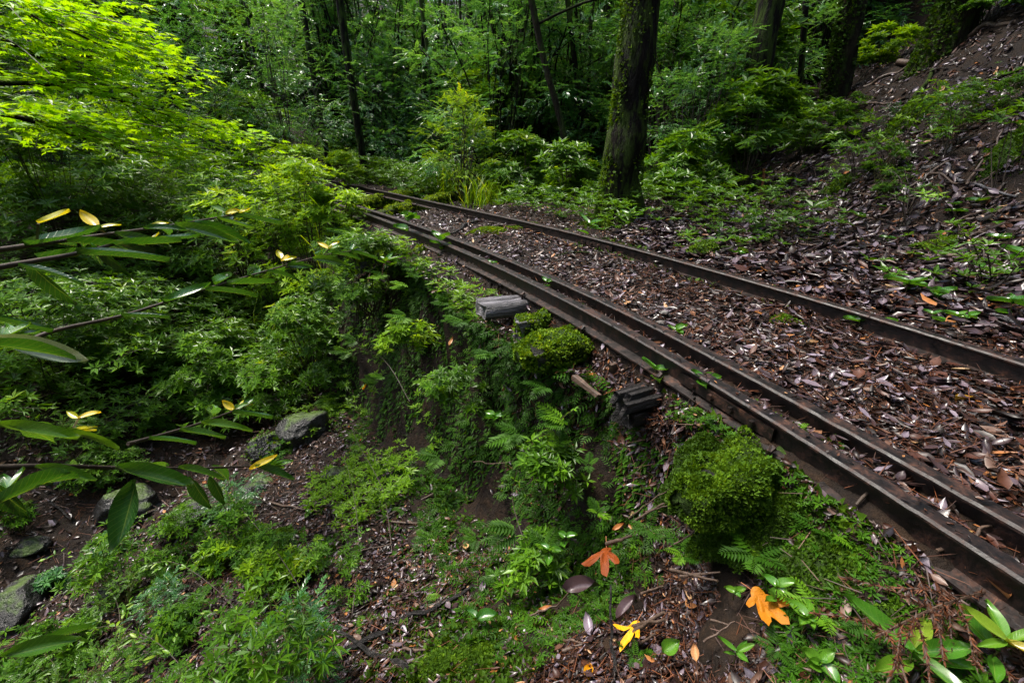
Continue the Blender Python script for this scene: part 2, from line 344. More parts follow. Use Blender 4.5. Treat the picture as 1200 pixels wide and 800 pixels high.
# ---------------------------------------------------------------- ground: one sheet, fine by the camera, out to the far hillsides
def ground():
    def axis(c, lo, hi, n, k):
        t = np.linspace(-1, 1, n); a = math.asinh((hi - c) / k); b = math.asinh((lo - c) / k)
        u = np.linspace(b, a, n); return c + k * np.sinh(u)
    xs = axis(0, -110, 110, 470, .9); ys = axis(1.2, -60, 130, 470, .9)
    X, Y = np.meshgrid(xs, ys); Z = height(X, Y)
    # the little wall is steeper than a height sheet: push its face in and out
    V = np.stack([X, Y, Z], -1)
    P = V.reshape(-1, 3); s, d = sd_of(P[:, 0], P[:, 1])
    P = P + undercut(P[:, 0], P[:, 1], s, d); m = sst(-1.1, -.5, d) * sst(.0, -.15, d); wob = noise(P, 7, 40, 3) * .07 * m
    P = P + np.stack([wob, wob * .3, noise(P, 9, 41, 2) * .03 * m], 1)
    n, k = X.shape; i = np.arange(n - 1)[:, None] * k; j = np.arange(k - 1)[None]
    Fq = np.stack([i + j, i + j + 1, i + k + j + 1, i + k + j], -1).reshape(-1, 4)
    me = build('ground', [(P, Fq, .5, 0)], [M['soil']], True)
    # where moss grows: over the wall, beside rails and in patches
    return link_mesh('ground', me, None, kind='structure')
ground()

# ---------------------------------------------------------------- rails
def rail(name, off, s0, s1, label, z=0, wig=0):
    hw, fw, ww, H, hh, ft = .018, .033, .005, .066, .011, .005
    prof = np.array([(-hw, -.004), (-hw + .004, 0), (hw - .004, 0), (hw, -.004), (hw, -hh + .003), (ww, -hh - .004), (ww, -H + ft + .006), (fw, -H + ft), (fw, -H), (-fw, -H), (-fw, -H + ft), (-ww, -H + ft + .006), (-ww, -hh - .004), (-hw, -hh + .003)])
    s = np.concatenate([np.arange(s0, 3, .015), np.arange(3, s1, .05)]); x, y, h = track_xy(s, off); zz = z + noise(np.stack([s, s * 0 + off], 1), .7, 77, 2) * .006
    nx, ny = np.sin(h), -np.cos(h)
    V = np.stack([x[:, None] + nx[:, None] * prof[None, :, 0], y[:, None] + ny[:, None] * prof[None, :, 0], zz[:, None] + prof[None, :, 1] + 0 * x[:, None]], -1)
    q = noise(V.reshape(-1, 3), 45, 5, 3).reshape(V.shape[:2]) * .0026; V[..., 2] += q * .35; V[..., 0] += q * .5
    k = len(prof); i = np.arange(len(s) - 1)[:, None] * k; j = np.arange(k)[None]; j2 = (j + 1) % k
    Fq = np.stack([i + j, i + j2, i + k + j2, i + k + j], -1).reshape(-1, 4)
    bl = [(V.reshape(-1, 3), Fq, .5, 0)]
    return bl
def rail_thing(name, off, s0, s1, label, joints=()):
    t = thing(name, label, 'rail', (*track_xy(s0, off)[:2], -.07)); inv = -np.array(t.location)
    bl = [(b[0] + inv, *b[1:]) for b in rail(name, off, s0, s1, label)]
    part('rail_bar', bl, [M['rail']], t)
    for js in joints:
        for side in (-1, 1):
            v = []
            for ds in (-.14, .14):
                for lat in (.0075, .0145):
                    for zz in (-.050, -.022):
                        x, y, h = track_xy(js + ds, off + side * lat); v.append((x, y, zz))
            v = np.array(v) + inv
            f = [(0, 1, 3, 2), (4, 6, 7, 5), (0, 4, 5, 1), (2, 3, 7, 6), (0, 2, 6, 4), (1, 5, 7, 3)]
            pl = part('joint_plate', [(v, f, .5, 0)], [M['rail']], t)
            for ds in (-.09, -.03, .03, .09):
                x, y, h = track_xy(js + ds, off + side * .0145); x2, y2, _ = track_xy(js + ds, off + side * .024)
                part('bolt', tube(np.array([(x, y, -.036), (x2, y2, -.036)]) + inv, .008, 6), [M['rail']], pl)
    return t
rail_thing('rail', 0, -1.2, 12, 'rusty rail on the outer edge above the gully, its foot laid bare', (.78,))
rail_thing('rail', .108, -1.2, 12, 'inner guard rail running close beside the outer rail, half sunk in litter')
rail_thing('rail', .83, -1.2, 12, 'far side rusty rail between the leaf-covered bed and the hillside', (2.35,))
for (so_, off) in [(.64, 0), (.99, 0), (1.37, 0), (1.8, 0), (.99, .83), (1.8, .83), (2.95, .83), (4.95, .83), (5.85, .83)]:
    par = [o for o in bpy.data.objects if o.name.startswith('rail') and o.get('label', '').startswith('rusty' if off == 0 else 'far side')][0]; inv = -np.array(par.location)
    for sg in (-1, 1):
        x, y, h = track_xy(so_ + .02 * sg, off + sg * .040); p0 = A_(x, y, -.075) + inv; part('rail_spike', tube([p0, p0 + A_(0, 0, .022), p0 + A_(-math.sin(h) * sg * .010, math.cos(h) * sg * .010, .027)], [.005, .006, .0085], 6), [M['rail']], par)

# ---------------------------------------------------------------- ground cover made of countless leaves
def terrain_pts(n, x0, x1, y0, y1, keep=None):
    x, y = U(x0, x1, n), U(y0, y1, n); s, d = sd_of(x, y)
    if keep is not None:
        k = keep(x, y, s, d); x, y, s, d = x[k], y[k], s[k], d[k]
    z = height(x, y); e = .01
    nx = -(height(x + e, y, False) - height(x - e, y, False)) / (2 * e); ny = -(height(x, y + e, False) - height(x, y - e, False)) / (2 * e)
    N = norm(np.stack([nx, ny, np.ones_like(nx)], 1)); return np.stack([x, y, z], 1), N, s, d
def polar_pts(n, r0, r1, a0=-58, a1=58, pw=1., keep=None):
    """random ground points, dense by the camera and thinning outwards"""
    r = r0 * (r1 / r0) ** (U(0, 1, n) ** pw); a = np.radians(U(a0, a1, n)); x, y = r * np.sin(a), r * np.cos(a)
    s, d = sd_of(x, y)
    if keep is not None:
        k = keep(x, y, s, d); x, y, s, d = x[k], y[k], s[k], d[k]
    z = height(x, y); e = .01
    nx = -(height(x + e, y, False) - height(x - e, y, False)) / (2 * e); ny = -(height(x, y + e, False) - height(x, y - e, False)) / (2 * e)
    N = norm(np.stack([nx, ny, np.ones_like(nx)], 1)); return np.stack([x, y, z], 1) + undercut(x, y, s, d), N, s, d
def tangent(N):
    t = rdir(len(N)); return norm(t - N * (t * N).sum(1, keepdims=True))
mossy = lambda P: noise(P[:, :2], 2.2, 61, 3)
def is_moss(P, s, d):
    """0..1: where moss takes over from fallen leaves"""
    q = mossy(P)
    near = sst(1.6, .9, s) * sst(-1.3, -.6, d) * sst(.02, -.03, d) * sst(-.1, .15, q + .45 * sst(.30, .44, P[:, 0]) - .3 * sst(.0, .1, P[:, 0]) * sst(.36, .28, P[:, 0]) + .25 * sst(.0, -.1, P[:, 0]) * sst(-.4, -.25, P[:, 0]) * sst(.95, .8, P[:, 1]))
    face = sst(-.6, -.48, d) * sst(-.28, -.36, d) * sst(1.2, 1.7, s)
    rails = np.maximum(sst(.05, .0, abs(d - .054)), sst(.07, .0, abs(d - .77)) * sst(3, 1.5, s)) * sst(-.1, .35, q + .2)
    patch = sst(.42, .5, q) * .7
    cab = sst(.16, .02, abs(d - .95)) * sst(-.05, .2, q)
    gapz = sst(4.1, 4.4, s) * sst(6.7, 6.3, s) * sst(-.9, -.5, d) * sst(1.9, 1.6, d)
    return np.clip(np.maximum.reduce([near, face, rails, patch, cab * .8]) * (1 - gapz), 0, 1)
LIT = [leafgrid(.34, 3, c, q, .02, f, i)[:2] for i, (c, q, f) in enumerate([(.18, .3, .45), (-.22, -.2, .4), (.05, .5, .5), (-.1, .25, .38)])]
def quads_to3(t):  # trim to 3 columns for cheap litter leaves
    v, f = t; n = len(v) // 5; v = v.reshape(n, 5, 3)[:, (0, 2, 4)].reshape(-1, 3)
    f = [(i * 3 + j, i * 3 + j + 1, i * 3 + j + 4, i * 3 + j + 3) for i in range(n - 1) for j in range(2)]; return v, np.array(f)
LITC = [quads_to3(t) for t in LIT]
def litter_rnd(n):
    return np.clip(rng.beta(1.0, 2.05, n), 0, 1)
def scatter_litter(name, P, N, size, wet=.3, lift=.004):
    P = P.copy(); n = len(P); P += N * U(0, lift, n)[:, None]
    Nn = norm(N + rdir(n) * U(.05, .55, n)[:, None]); t = tangent(Nn)
    Rm = frames(t, Nn); sz = size * U(.5, 1.35, n); bl = []
    sc = np.stack([sz * U(.8, 1.7, n), sz, sz * U(.4, 1.5, n)], 1); which = rng.integers(0, 4, n); isw = rng.random(n) < wet
    for k in range(4):
        for wflag in (0, 1):
            m = (which == k) & (isw == wflag)
            if m.any(): bl.append(inst(LITC[k], P[m], Rm[m], sc[m], (litter_rnd(m.sum()) if not wflag else rng.random(m.sum())), wflag))
    return link_mesh(name, build(name, bl, [M['litter'], M['litter_wet_glint']], True), None, kind='stuff')
def keep_lit(x, y, s, d):
    P = np.stack([x, y], 1); mo = is_moss(np.stack([x, y, x], 1), s, d)
    bare = ((abs(d) < .026) | (abs(d - .108) < .024) | (abs(d - .83) < .024))
    inside = (d > .026) & (d < .084) & (rng.random(len(x)) > .8)
    return (rng.random(len(x)) > mo * .93) & ~bare & ~inside
P, N, s, d = polar_pts(70000, .45, 9, -60, 60, 1.0, keep_lit)
gl = (sd_of(P[:, 0], P[:, 1])[1] < -2.6); P, N = P[~gl], N[~gl]
rr = np.linalg.norm(P - CAM, axis=1)
sz = .014 + .014 * rng.random(len(P)) ** 2 + .0035 * rr
scatter_litter('leaf_litter', P, N, sz, .46, .012)
P, N, s, d = polar_pts(60000, .42, 5, -60, 60, 1.0, lambda x, y, s, d: keep_lit(x, y, s, d) & ((d > -.1) | (s < 3)))
scatter_litter('leaf_crumbs', P, N, .011 + .002 * np.linalg.norm(P - CAM, axis=1), .2, .010)
P, N, s, d = polar_pts(9000, .5, 4, -60, 60, 1.0, lambda x, y, s, d: keep_lit(x, y, s, d) & (d > .12) & (d < .79) )
scatter_litter('leaf_litter', P, N, .036, .5, .014)
P, N, s, d = polar_pts(30000, .9, 14, 12, 60, .6, lambda x, y, s, d: (d > 1.0) & keep_lit(x, y, s, d))
scatter_litter('leaf_litter', P, N, .06, .6, .02)
n = 900; s_ = U(-.2, 6, n) ** 1.0; of = rng.choice([0, .108, .83], n) + U(-.018, .018, n); x1, y1, h1 = track_xy(s_, of)
scatter_litter('rail_debris', np.stack([x1, y1, np.full(n, .001)], 1), np.tile(A_(0, 0, 1), (n, 1)), .010, .2, .002)
P, N, s, d = polar_pts(2600, .6, 3.5, 0, 60, 1.0, lambda x, y, s, d: keep_lit(x, y, s, d) & (d > .13) & (d < .78))
scatter_litter('broad_fallen_leaves', P, N, .037, .3, .02)
n = 16000; s_ = U(.15, 1.35, n); x1, y1, h1 = track_xy(s_, U(-.56, -.03, n)); q1, q2 = sd_of(x1, y1); N = norm(rdir(n) * .5 + A_(-.5, -.3, .8)); P = np.stack([x1, y1, height(x1, y1)], 1) + undercut(x1, y1, q1, q2)
scatter_litter('leaf_crumbs', P, N, .014, .25, .008)
# brown needles and chips
NEED = T([(-.018, 0, 0), (.018, 0, 0), (.010, 1, .05), (-.010, 1, .05)], [(0, 1, 2, 3)])
P, N, s, d = polar_pts(64000, .45, 12, -60, 60, .9, keep_lit)
sel = (d > -3) & ((noise(P[:, :2], 1.7, 91, 2) > -.15) | (rng.random(len(P)) < .3)); P, N = P[sel], N[sel]; n = len(P)
Nn = norm(N + rdir(n) * .3); t = tangent(Nn)
link_mesh('needle_litter', build('needle_litter', [inst(NEED, P + N * U(.0, .016, n)[:, None], frames(t, Nn), np.stack([U(.02, .05, n)] * 3, 1) * (1 + .15 * np.linalg.norm(P, axis=1))[:, None], rng.random(n), 0)], [M['needle']]), None, kind='stuff')
print('litter', time.time() - T0)

# ---------------------------------------------------------------- moss, laid over wall, slope and along the rails
def normals_at(x, y):
    e = .012; nx = -(height(x + e, y, False) - height(x - e, y, False)) / (2 * e); ny = -(height(x, y + e, False) - height(x, y - e, False)) / (2 * e)
    return norm(np.stack([nx, ny, np.ones_like(nx)], 1))
BL = T([(-.16, 0, 0), (.16, 0, 0), (.10, .6, .12), (0, 1, .32), (-.10, .6, .12)], [(0, 1, 2, 4)])
BLADE = T([(-.15, 0, 0), (.15, 0, 0), (.02, 1, .2)], [(0, 1, 2)])
FROND3 = T([(0, 0, 0), (.35, .5, .1), (0, 1, .05), (-.35, .5, .1), (.5, .15, .12), (-.5, .15, .12)], [(0, 1, 2), (0, 2, 3), (0, 4, 1), (0, 3, 5)])
def moss_on(P, N, size, name, parent=None, rlo=0., rhi=1.):
    n = len(P); dr = norm(N * .9 + rdir(n) * .8); up = norm(N + rdir(n) * .5)
    clump = noise(P, 28, 15, 2) * .5 + .5
    r = np.clip(rlo + (rhi - rlo) * (clump * .7 + rng.random(n) * .45), 0, 1)
    me = build(name, [inst(FROND3, P - N * .002, frames(dr, up), size * U(.6, 1.5, n), r, 0)], [M['moss']])
    return link_mesh(name, me, parent, kind='stuff')
def keep_moss(x, y, s, d):
    bare = (abs(d) < .03) | (abs(d - .108) < .026) | (abs(d - .83) < .026)
    return (rng.random(len(x)) < is_moss(np.stack([x, y, x], 1), s, d)) & ~bare
P, N, s, d = polar_pts(150000, .38, 5.5, -60, 60, 1., keep_moss)
k = rng.random(len(P)) < np.clip(1.3 / np.linalg.norm(P - CAM, axis=1), .25, 1); P, N = P[k], N[k]
moss_on(P, N, .011 + .003 * np.linalg.norm(P - CAM, axis=1), 'moss_carpet', None, 0, .75)
# the wall face: sample by height because it is steep
n = 30000; s_ = U(.9, 5.2, n); x1, y1, h1 = track_xy(s_, U(-.72, -.22, n)); P = np.stack([x1, y1, height(x1, y1)], 1); N = normals_at(x1, y1); q1, q2 = sd_of(x1, y1); P = P + undercut(x1, y1, q1, q2)
N = norm(N * A_(1, 1, .6)); kk = N[:, 2] < .96; P, N, s_ = P[kk], N[kk], s_[kk]; n = len(P)
dr = norm(A_(0, 0, -.9) + N * U(.3, 1.1, n)[:, None] + rdir(n) * .45)
link_mesh('hanging_moss', build('hanging_moss', [inst(LEAF2, P, frames(dr, N + A_(0, 0, .6)), U(.014, .036, n), np.clip(.05 + .4 * (noise(P, 6, 33, 2) + .6) + .3 * rng.random(n), 0, .8), 0)], [M['fern']]), None, kind='stuff')

n = 36000; s_ = U(.85, 4.8, n); x1, y1, h1 = track_xy(s_, U(-.60, -.14, n)); q1, q2 = sd_of(x1, y1); P = np.stack([x1, y1, height(x1, y1)], 1) + undercut(x1, y1, q1, q2); N = norm(normals_at(x1, y1) * A_(1, 1, .4) + A_(-.3, -.2, 0))
k = noise(P, 5, 35, 2) > -.35; P, N, s_ = P[k], N[k], s_[k]; n = len(P)
link_mesh('hanging_moss', build('hanging_moss', [inst(LEAF2, P, frames(norm(A_(0, 0, -.7) + N * U(.2, .9, n)[:, None] + rdir(n) * .7), N + A_(0, 0, .4)), U(.016, .036, n), np.clip(.0 + .4 * (noise(P, 5, 34, 2) + .6) + .25 * rng.random(n), 0, .75), 0)], [M['fern']]), None, kind='stuff')

# ---------------------------------------------------------------- stones
def rock_blocks(seed, a, b, c, n=34, rough=.45):
    th = np.linspace(0.02, np.pi - .02, n); ph = np.linspace(0, 2 * np.pi, 2 * n, endpoint=False)
    TH, PH = np.meshgrid(th, ph, indexing='ij'); D = np.stack([np.sin(TH) * np.cos(PH), np.sin(TH) * np.sin(PH), np.cos(TH)], -1)
    q = D.reshape(-1, 3); r = 1 + rough * noise(q + seed, 1.3, seed, 3)
    rs_ = np.random.default_rng(seed)
    for pn in norm(rs_.normal(0, 1, (11, 3))): dt = q @ pn; r = np.where(dt > .2, np.minimum(r, rs_.uniform(.62, .88) / np.maximum(dt, .2)), r)
    r = r + .05 * noise(q, 3.5, seed + 3, 4) + .02 * noise(q, 14, seed, 3)
    V = q * r[:, None] * A_(a, b, c); m = 2 * n
    i = np.arange(n - 1)[:, None] * m; j = np.arange(m)[None]; j2 = (j + 1) % m
    Fq = np.stack([i + j, i + m + j, i + m + j2, i + j2], -1).reshape(-1, 4); return V, Fq
def stone(u, v, a, b, c, lab, sink=.3, seed=0, rz=0, cover=0):
    p = hit(u, v); a, b, c = a * .62, b * .62, c * .55; t = thing('boulder', lab, 'rock', (p[0], p[1], p[2]), rot=(0, 0, rz), group='boulders in the gully')
    V, Fq = rock_blocks(seed, a, b, c); V = V + A_(0, 0, c * (1 - 2 * sink)); part('stone', [(V, Fq, .5, 0)], [M['rock']], t, True)
    if cover:
        nrm = norm(V / A_(a * a, b * b, c * c)); k = rng.choice(len(V), cover); k = k[nrm[k, 2] > .1]
        moss_on(V[k] + rdir(len(k)) * .02, nrm[k], .014, 'moss_cover', t)
stone(358, 515, .30, .22, .24, 'wet blue-grey boulder catching the light at the foot of the mossy wall', .25, 3, .4)
stone(312, 535, .22, .18, .20, 'greenish round stone left of the shiny blue-grey boulder', .3, 5, 1., 300)
stone(300, 575, .20, .15, .10, 'low flat stone in front of the greenish round stone', .4, 6, 2.)
stone(150, 605, .34, .22, .24, 'large dark boulder with an undercut behind the hanging leaf', .3, 8, .3)
stone(225, 610, .26, .2, .17, 'dark boulder right of the largest one in the gully', .35, 12, 1.3)
stone(40, 640, .14, .1, .08, 'pale stone among foliage at the left edge below the long branch', .35, 14, .1)
stone(25, 715, .26, .18, .17, 'blue-grey boulder at the left edge of the picture', .3, 17, 2.2)
stone(140, 700, .18, .14, .12, 'dark ridged stone in the middle of the lower left foliage', .3, 21, .7)
stone(250, 660, .14, .12, .08, 'small dark stone under the bright green sprigs', .35, 24, 1.9)
stone(335, 470, .22, .2, .2, 'mossy boulder wedged under the shrubs above the stream', .35, 27, .2, 900)
stone(395, 560, .14, .11, .10, 'small grey stone below the shiny boulder', .4, 29, .8)
stone(70, 560, .16, .12, .09, 'brown stone half hidden behind the long leafy branch', .4, 31, 2.6)

# ---------------------------------------------------------------- sleepers
def beam_blocks(L, W, H, seed, k=26, rough=.012, taper=.0, crack=.01):
    """weathered beam along +X from 0 to L, top at z=0"""
    m = 20; a = np.linspace(0, 2 * np.pi, m, endpoint=False)
    c, s_ = np.cos(a), np.sin(a); e = .28
    py = np.sign(c) * abs(c) ** e * W / 2; pz = np.sign(s_) * abs(s_) ** e * H / 2 - H / 2
    x = np.linspace(0, L, k); V = np.stack([np.repeat(x, m), np.tile(py, k), np.tile(pz, k)], 1).reshape(k, m, 3)
    V[..., 1] *= (1 - taper * (1 - x / L))[:, None]
    q = V.reshape(-1, 3); g = noise(q * A_(2.5, 22, 22), 1, seed, 3); b = noise(q, 8, seed + 4, 2)
    cen = np.tile(A_(0, 0, -H / 2), (len(q), 1)); cen[:, 0] = q[:, 0]; rad = norm(q - cen)
    q = q + rad * (g * crack + b * rough)[:, None]
    ends = (q[:, 0] < 1e-6); q[:, 0] += ends * noise(q, 25, seed + 2, 2) * .02
    i = np.arange(k - 1)[:, None] * m; j = np.arange(m)[None]; j2 = (j + 1) % m
    Fq = np.stack([i + j, i + j2, i + m + j2, i + m + j], -1).reshape(-1, 4)
    c0 = q[:m].mean(0) + A_(.012, 0, 0); Vc = np.concatenate([q[:m], [c0]]); jj = np.arange(m); Fc = np.stack([jj * 0 + m, (jj + 1) % m, jj], 1)
    c1 = q[-m:].mean(0); Vd = np.concatenate([q[-m:], [c1]]); Fd = np.stack([jj * 0 + m, jj, (jj + 1) % m], 1)
    return [(q, Fq, .5, 0), (Vc, Fc, .5, 0), (Vd, Fd, .5, 0)]
def sleeper(s, out, inn, W, H, z, label, m, moss=0, moss_rng=(0, 1), msize=.013, lump=0, rz=0., seed=1, mz=0, tilt=0., rlo=.3, rhi=1.):
    x, y, h = track_xy(s, -out); L = out + inn
    t = thing('sleeper', label, 'sleeper', (x, y, z), rot=(0, tilt, h - R(90) + rz), group='wooden sleepers under the rails')
    bl = beam_blocks(L, W * (.93 if not moss or moss < 600 else .82), H * .97, seed, 40, .012, 0, crack=.016); part('timber', bl, [m], t, True)
    if moss:
        n = moss; L0, L1 = moss_rng[0] * L, moss_rng[1] * L; xx = U(L0, L1, n); a = U(-1.1, np.pi + 1.1, n); e = .75
        c_, s_ = np.cos(a), np.sin(a); fall = np.sqrt(np.clip(1 - ((xx - (L0 + L1) / 2) / ((L1 - L0) / 2)) ** 2, .02, 1))
        th = (mz + lump * (.5 + 1.1 * noise(np.stack([xx, a * .08, a * 0], 1), 13, seed + 9, 3))) * fall ** .7
        dome = fall ** .42
        dome = dome * (1 + .75 * noise(np.stack([xx * 1., c_ * .06, s_ * .06], 1), 15, seed + 30, 3))
        yy = np.sign(c_) * abs(c_) ** e * (W / 2 * dome + th * .5); zz = np.sign(s_) * abs(s_) ** e * (H / 2) * dome - H / 2 + np.where(s_ > 0, th * abs(s_) ** .5, 0)
        P = np.stack([xx, yy, zz], 1); P = P + .010 * noise(P, 22, seed, 2)[:, None] * A_(0, 1, 1)
        N = norm(np.stack([.25 * np.sign(xx - (L0 + L1) / 2) * (1 - fall), c_, s_ + .1], 1))
        # cushion beneath the shoots
        gx = np.linspace(L0, L1, 26); ga = np.linspace(-1.1, np.pi + 1.1, 22); GX, GA = np.meshgrid(gx, ga, indexing='ij'); q = np.stack([GX.ravel(), GA.ravel() * .08, GX.ravel() * 0], 1)
        fl = np.sqrt(np.clip(1 - ((q[:, 0] - (L0 + L1) / 2) / ((L1 - L0) / 2)) ** 2, 0.0, 1)); tt = (mz + lump * (.5 + 1.1 * noise(q, 13, seed + 9, 3))) * fl ** .7 - .005
        cc, ss = np.cos(GA.ravel()), np.sin(GA.ravel())
        dm = fl ** .42 * (1 + .75 * noise(np.stack([q[:, 0], np.cos(GA.ravel()) * .06, np.sin(GA.ravel()) * .06], 1), 15, seed + 30, 3)) * .96
        V = np.stack([GX.ravel(), np.sign(cc) * abs(cc) ** e * (W / 2 * dm + tt * .5), np.sign(ss) * abs(ss) ** e * (H / 2) * dm - H / 2 + np.where(ss > 0, tt * abs(ss) ** .5, 0)], 1)
        i = np.arange(25)[:, None] * 22; j = np.arange(21)[None]; Fq = np.stack([i + j, i + j + 22, i + j + 23, i + j + 1], -1).reshape(-1, 4)
        part('moss_cushion', [(V, Fq, .5, 0)], [M['moss_bed']], t, True)
        ob = moss_on(P, N, msize * (1 + .5 * noise(P, 18, 4, 2)), 'moss_shoots', t, rlo, rhi)
    return t
sleeper(1.80, .22, .3, .11, .065, -.066, 'bare wet grey sleeper end jutting out farthest along the wall', M['wood'], seed=3, tilt=.05)
sleeper(1.60, .16, .10, .075, .08, -.085, 'thin moss-speckled sleeper end between the bare grey one and the big green one', M['wood'], 1300, (0, .9), .010, .014, seed=5, mz=.006)
sleeper(1.37, .23, .14, .12, .075, -.088, 'short sleeper end thickly padded with bright yellow-green moss', M['rot'], 5000, (-.10, .70), .0078, .022, seed=7, mz=.014)
ts = sleeper(.99, .135, .14, .075, .085, -.112, 'rotten black cracked sleeper stub with split end', M['rot'], 500, (.5, .95), .009, .01, seed=9, rz=.15)
for k, (dy, dz, L, x0, w_, h_) in enumerate([(-.034, .012, .15, -.03, .022, .030), (-.010, .020, .19, .012, .026, .022), (.018, .014, .17, -.012, .026, .034), (.038, -.004, .16, .02, .020, .05), (-.042, -.03, .14, .005, .018, .04)]):
    o = part('splinter', beam_blocks(L, w_, h_, 90 + k, 30, .006, .3, .008), [M['rot']], ts, True); o.location = (x0, dy, dz); o.rotation_euler = (0, .03 * k, .05 * (k - 2))
sleeper(.64, .185, .12, .11, .09, -.096, 'rounded green mossy sleeper stub nearest the camera', M['rot'], 15000, (-.16, .74), .0058, .038, seed=12, mz=.016, rlo=.15, rhi=.85)
sleeper(2.95, .45, .3, .11, .10, -.10, 'mossy sleeper end hidden in the shrubs beside the washed-out bed', M['rot'], 1500, (0, .8), .02, .03, seed=15, mz=.01)
sleeper(4.38, .05, 2.5, .12, .12, -.064, 'moss-covered round sleeper spanning the dark gap, the nearer of two', M['bark_green'], 8000, (0, 1), .014, .012, seed=17, mz=.006, rz=.72, rlo=.7)
sleeper(5.28, .05, 2.4, .12, .12, -.064, 'moss-covered round sleeper spanning the dark gap, the farther of two', M['bark_green'], 8000, (0, 1), .014, .012, seed=19, mz=.006, rz=.68, rlo=.7)
sleeper(6.7, .5, 1.3, .12, .12, -.066, 'far sleeper lost in leaves where the track bends left', M['bark_green'], 1500, (0, 1), .02, .01, seed=23, mz=.01)
def mound(u, v, rx, ry, h, n, label, seed, size=.009, rot=0., rlo=.2, rhi=.9):
    p = hit(u, v); t = thing('moss_patch', label, 'moss', tuple(p), 'moss patches'); r = np.random.default_rng(seed)
    def surf(a, q):
        edge = 1 + .5 * noise(np.stack([np.cos(a), np.sin(a), 0 * a], 1), 1.6, seed, 3); x, y = np.cos(a) * q * rx * edge, np.sin(a) * q * ry * edge
        x, y = x * math.cos(rot) - y * math.sin(rot), x * math.sin(rot) + y * math.cos(rot); cs, cd = sd_of(x + p[0], y + p[1]); clear = sst(-.030, -.085, cd) if sd_of(p[0], p[1])[1][0] < 0 else 1.
        z = height(x + p[0], y + p[1], False) - p[2] + h * clear * (1 - q ** 2.2) * (.8 + .5 * noise(np.stack([x, y, 0 * x], 1), 1.1 / rx, seed + 3, 2)) - .012 * q ** 3; return np.stack([x, y, z], 1)
    a, q = np.meshgrid(np.linspace(0, 2 * np.pi, 24, endpoint=False), np.linspace(.02, 1.05, 8)); V = surf(a.ravel(), q.ravel()); i = np.arange(7)[:, None] * 24; j = np.arange(24)[None]; Fq = np.stack([i + j, i + (j + 1) % 24, i + 24 + (j + 1) % 24, i + 24 + j], -1).reshape(-1, 4)
    part('moss_cushion', [(V - A_(0, 0, .003), Fq, .5, 0)], [M['moss_bed']], t, True)
    a, q = r.uniform(0, 2 * np.pi, n), r.random(n) ** .5 * 1.06; P = surf(a, q); kq = (sd_of(P[:, 0] + p[0], P[:, 1] + p[1])[1] < -.034) | (sd_of(p[0], p[1])[1][0] > 0); P = P[kq]; n = len(P); N = norm(np.stack([P[:, 0] / rx * .4, P[:, 1] / ry * .4, np.ones(n)], 1)); moss_on(P, N, size, 'moss_shoots', t, rlo, rhi)
for q in [(880, 572, .12, .085, .035, 11000, 'moss skin spreading round the foot of the nearest sleeper stub', 21, .0058, .5, .05, .75), (905, 590, .07, .06, .05, 5000, 'lower moss roll hanging below the nearest cushion', 22, .0058, .3, .0, .6), (820, 560, .06, .07, .03, 4500, 'dark moss skin on the bank left of the nearest cushion', 23, .006, .3, .0, .5), (672, 402, .10, .072, .115, 9000, 'thick yellow-green moss cushion over the short sleeper end', 24, .0078, .5, .35, 1.), (655, 425, .06, .05, .07, 3000, 'yellow-green moss tongue hanging below the thick cushion', 25, .0078, .3, .25, .9), (755, 460, .05, .035, .035, 1500, 'thin moss on the back of the rotten black stub', 26, .006, 2., .1, .7), (575, 272, .16, .09, .025, 1500, 'pale green moss patch on the far part of the bed', 1, .013, .4, .5, 1), (610, 268, .2, .06, .03, 1400, 'long low moss strip on the far part of the bed', 2, .013, .6, .4, .95), (920, 378, .075, .05, .018, 1500, 'bright green moss patch in the middle of the bed', 3, .008, .2), (868, 296, .10, .06, .03, 1200, 'low green moss patch behind the far rail', 4, .010), (825, 298, .13, .08, .06, 1500, 'brownish-green moss cushion right of the main trunk beside the far rail', 5, .010, 0, .3, .9), (1093, 298, .16, .10, .07, 1800, 'bright moss cushion at the foot of the hillside', 6, .011, .1, .3, 1.),
          (700, 265, .14, .1, .06, 1500, 'moss cushion at the foot of the main trunk', 7, .012, 0, .3, .9), (1065, 140, .22, .16, .16, 1600, 'steep moss tuft on the upper hillside', 8, .02, .2, .2, .8), (1050, 330, .09, .06, .02, 900, 'small moss patch by the stick behind the far rail', 9, .009), (1150, 435, .07, .035, .02, 1400, 'moss lining the inner side of the far rail near the right edge', 10, .007, 2.0, .2, .7), (790, 403, .05, .03, .015, 900, 'small moss patch between the two near rails', 11, .007, 2., .3, .8), (535, 775, .13, .08, .045, 4500, 'moss cushion at the bottom edge left of centre', 12, .0065, 0, .15, .8), (325, 632, .14, .08, .05, 2200, 'dark green moss cushion on the litter slope below the boulders', 13, .009, 0, .1, .7), (1180, 180, .2, .1, .08, 1200, 'faint moss strip at the right edge of the hillside', 14, .016, .5, .2, .7), (975, 225, .16, .1, .07, 1200, 'moss patch in the middle of the hillside', 15, .015, .3, .2, .8), (650, 380, .05, .04, .02, 900, 'tiny moss cushion between the grey and the green sleeper ends', 16, .008, 0, .3, .9), (1010, 690, .12, .06, .03, 4200, 'moss cushion in the lower right corner below the rail', 18, .0058, 2.0, .1, .7), (1110, 720, .10, .05, .03, 3600, 'moss cushion beside the long cedar twig', 19, .0055, 2.1, .1, .7)]: mound(*q)
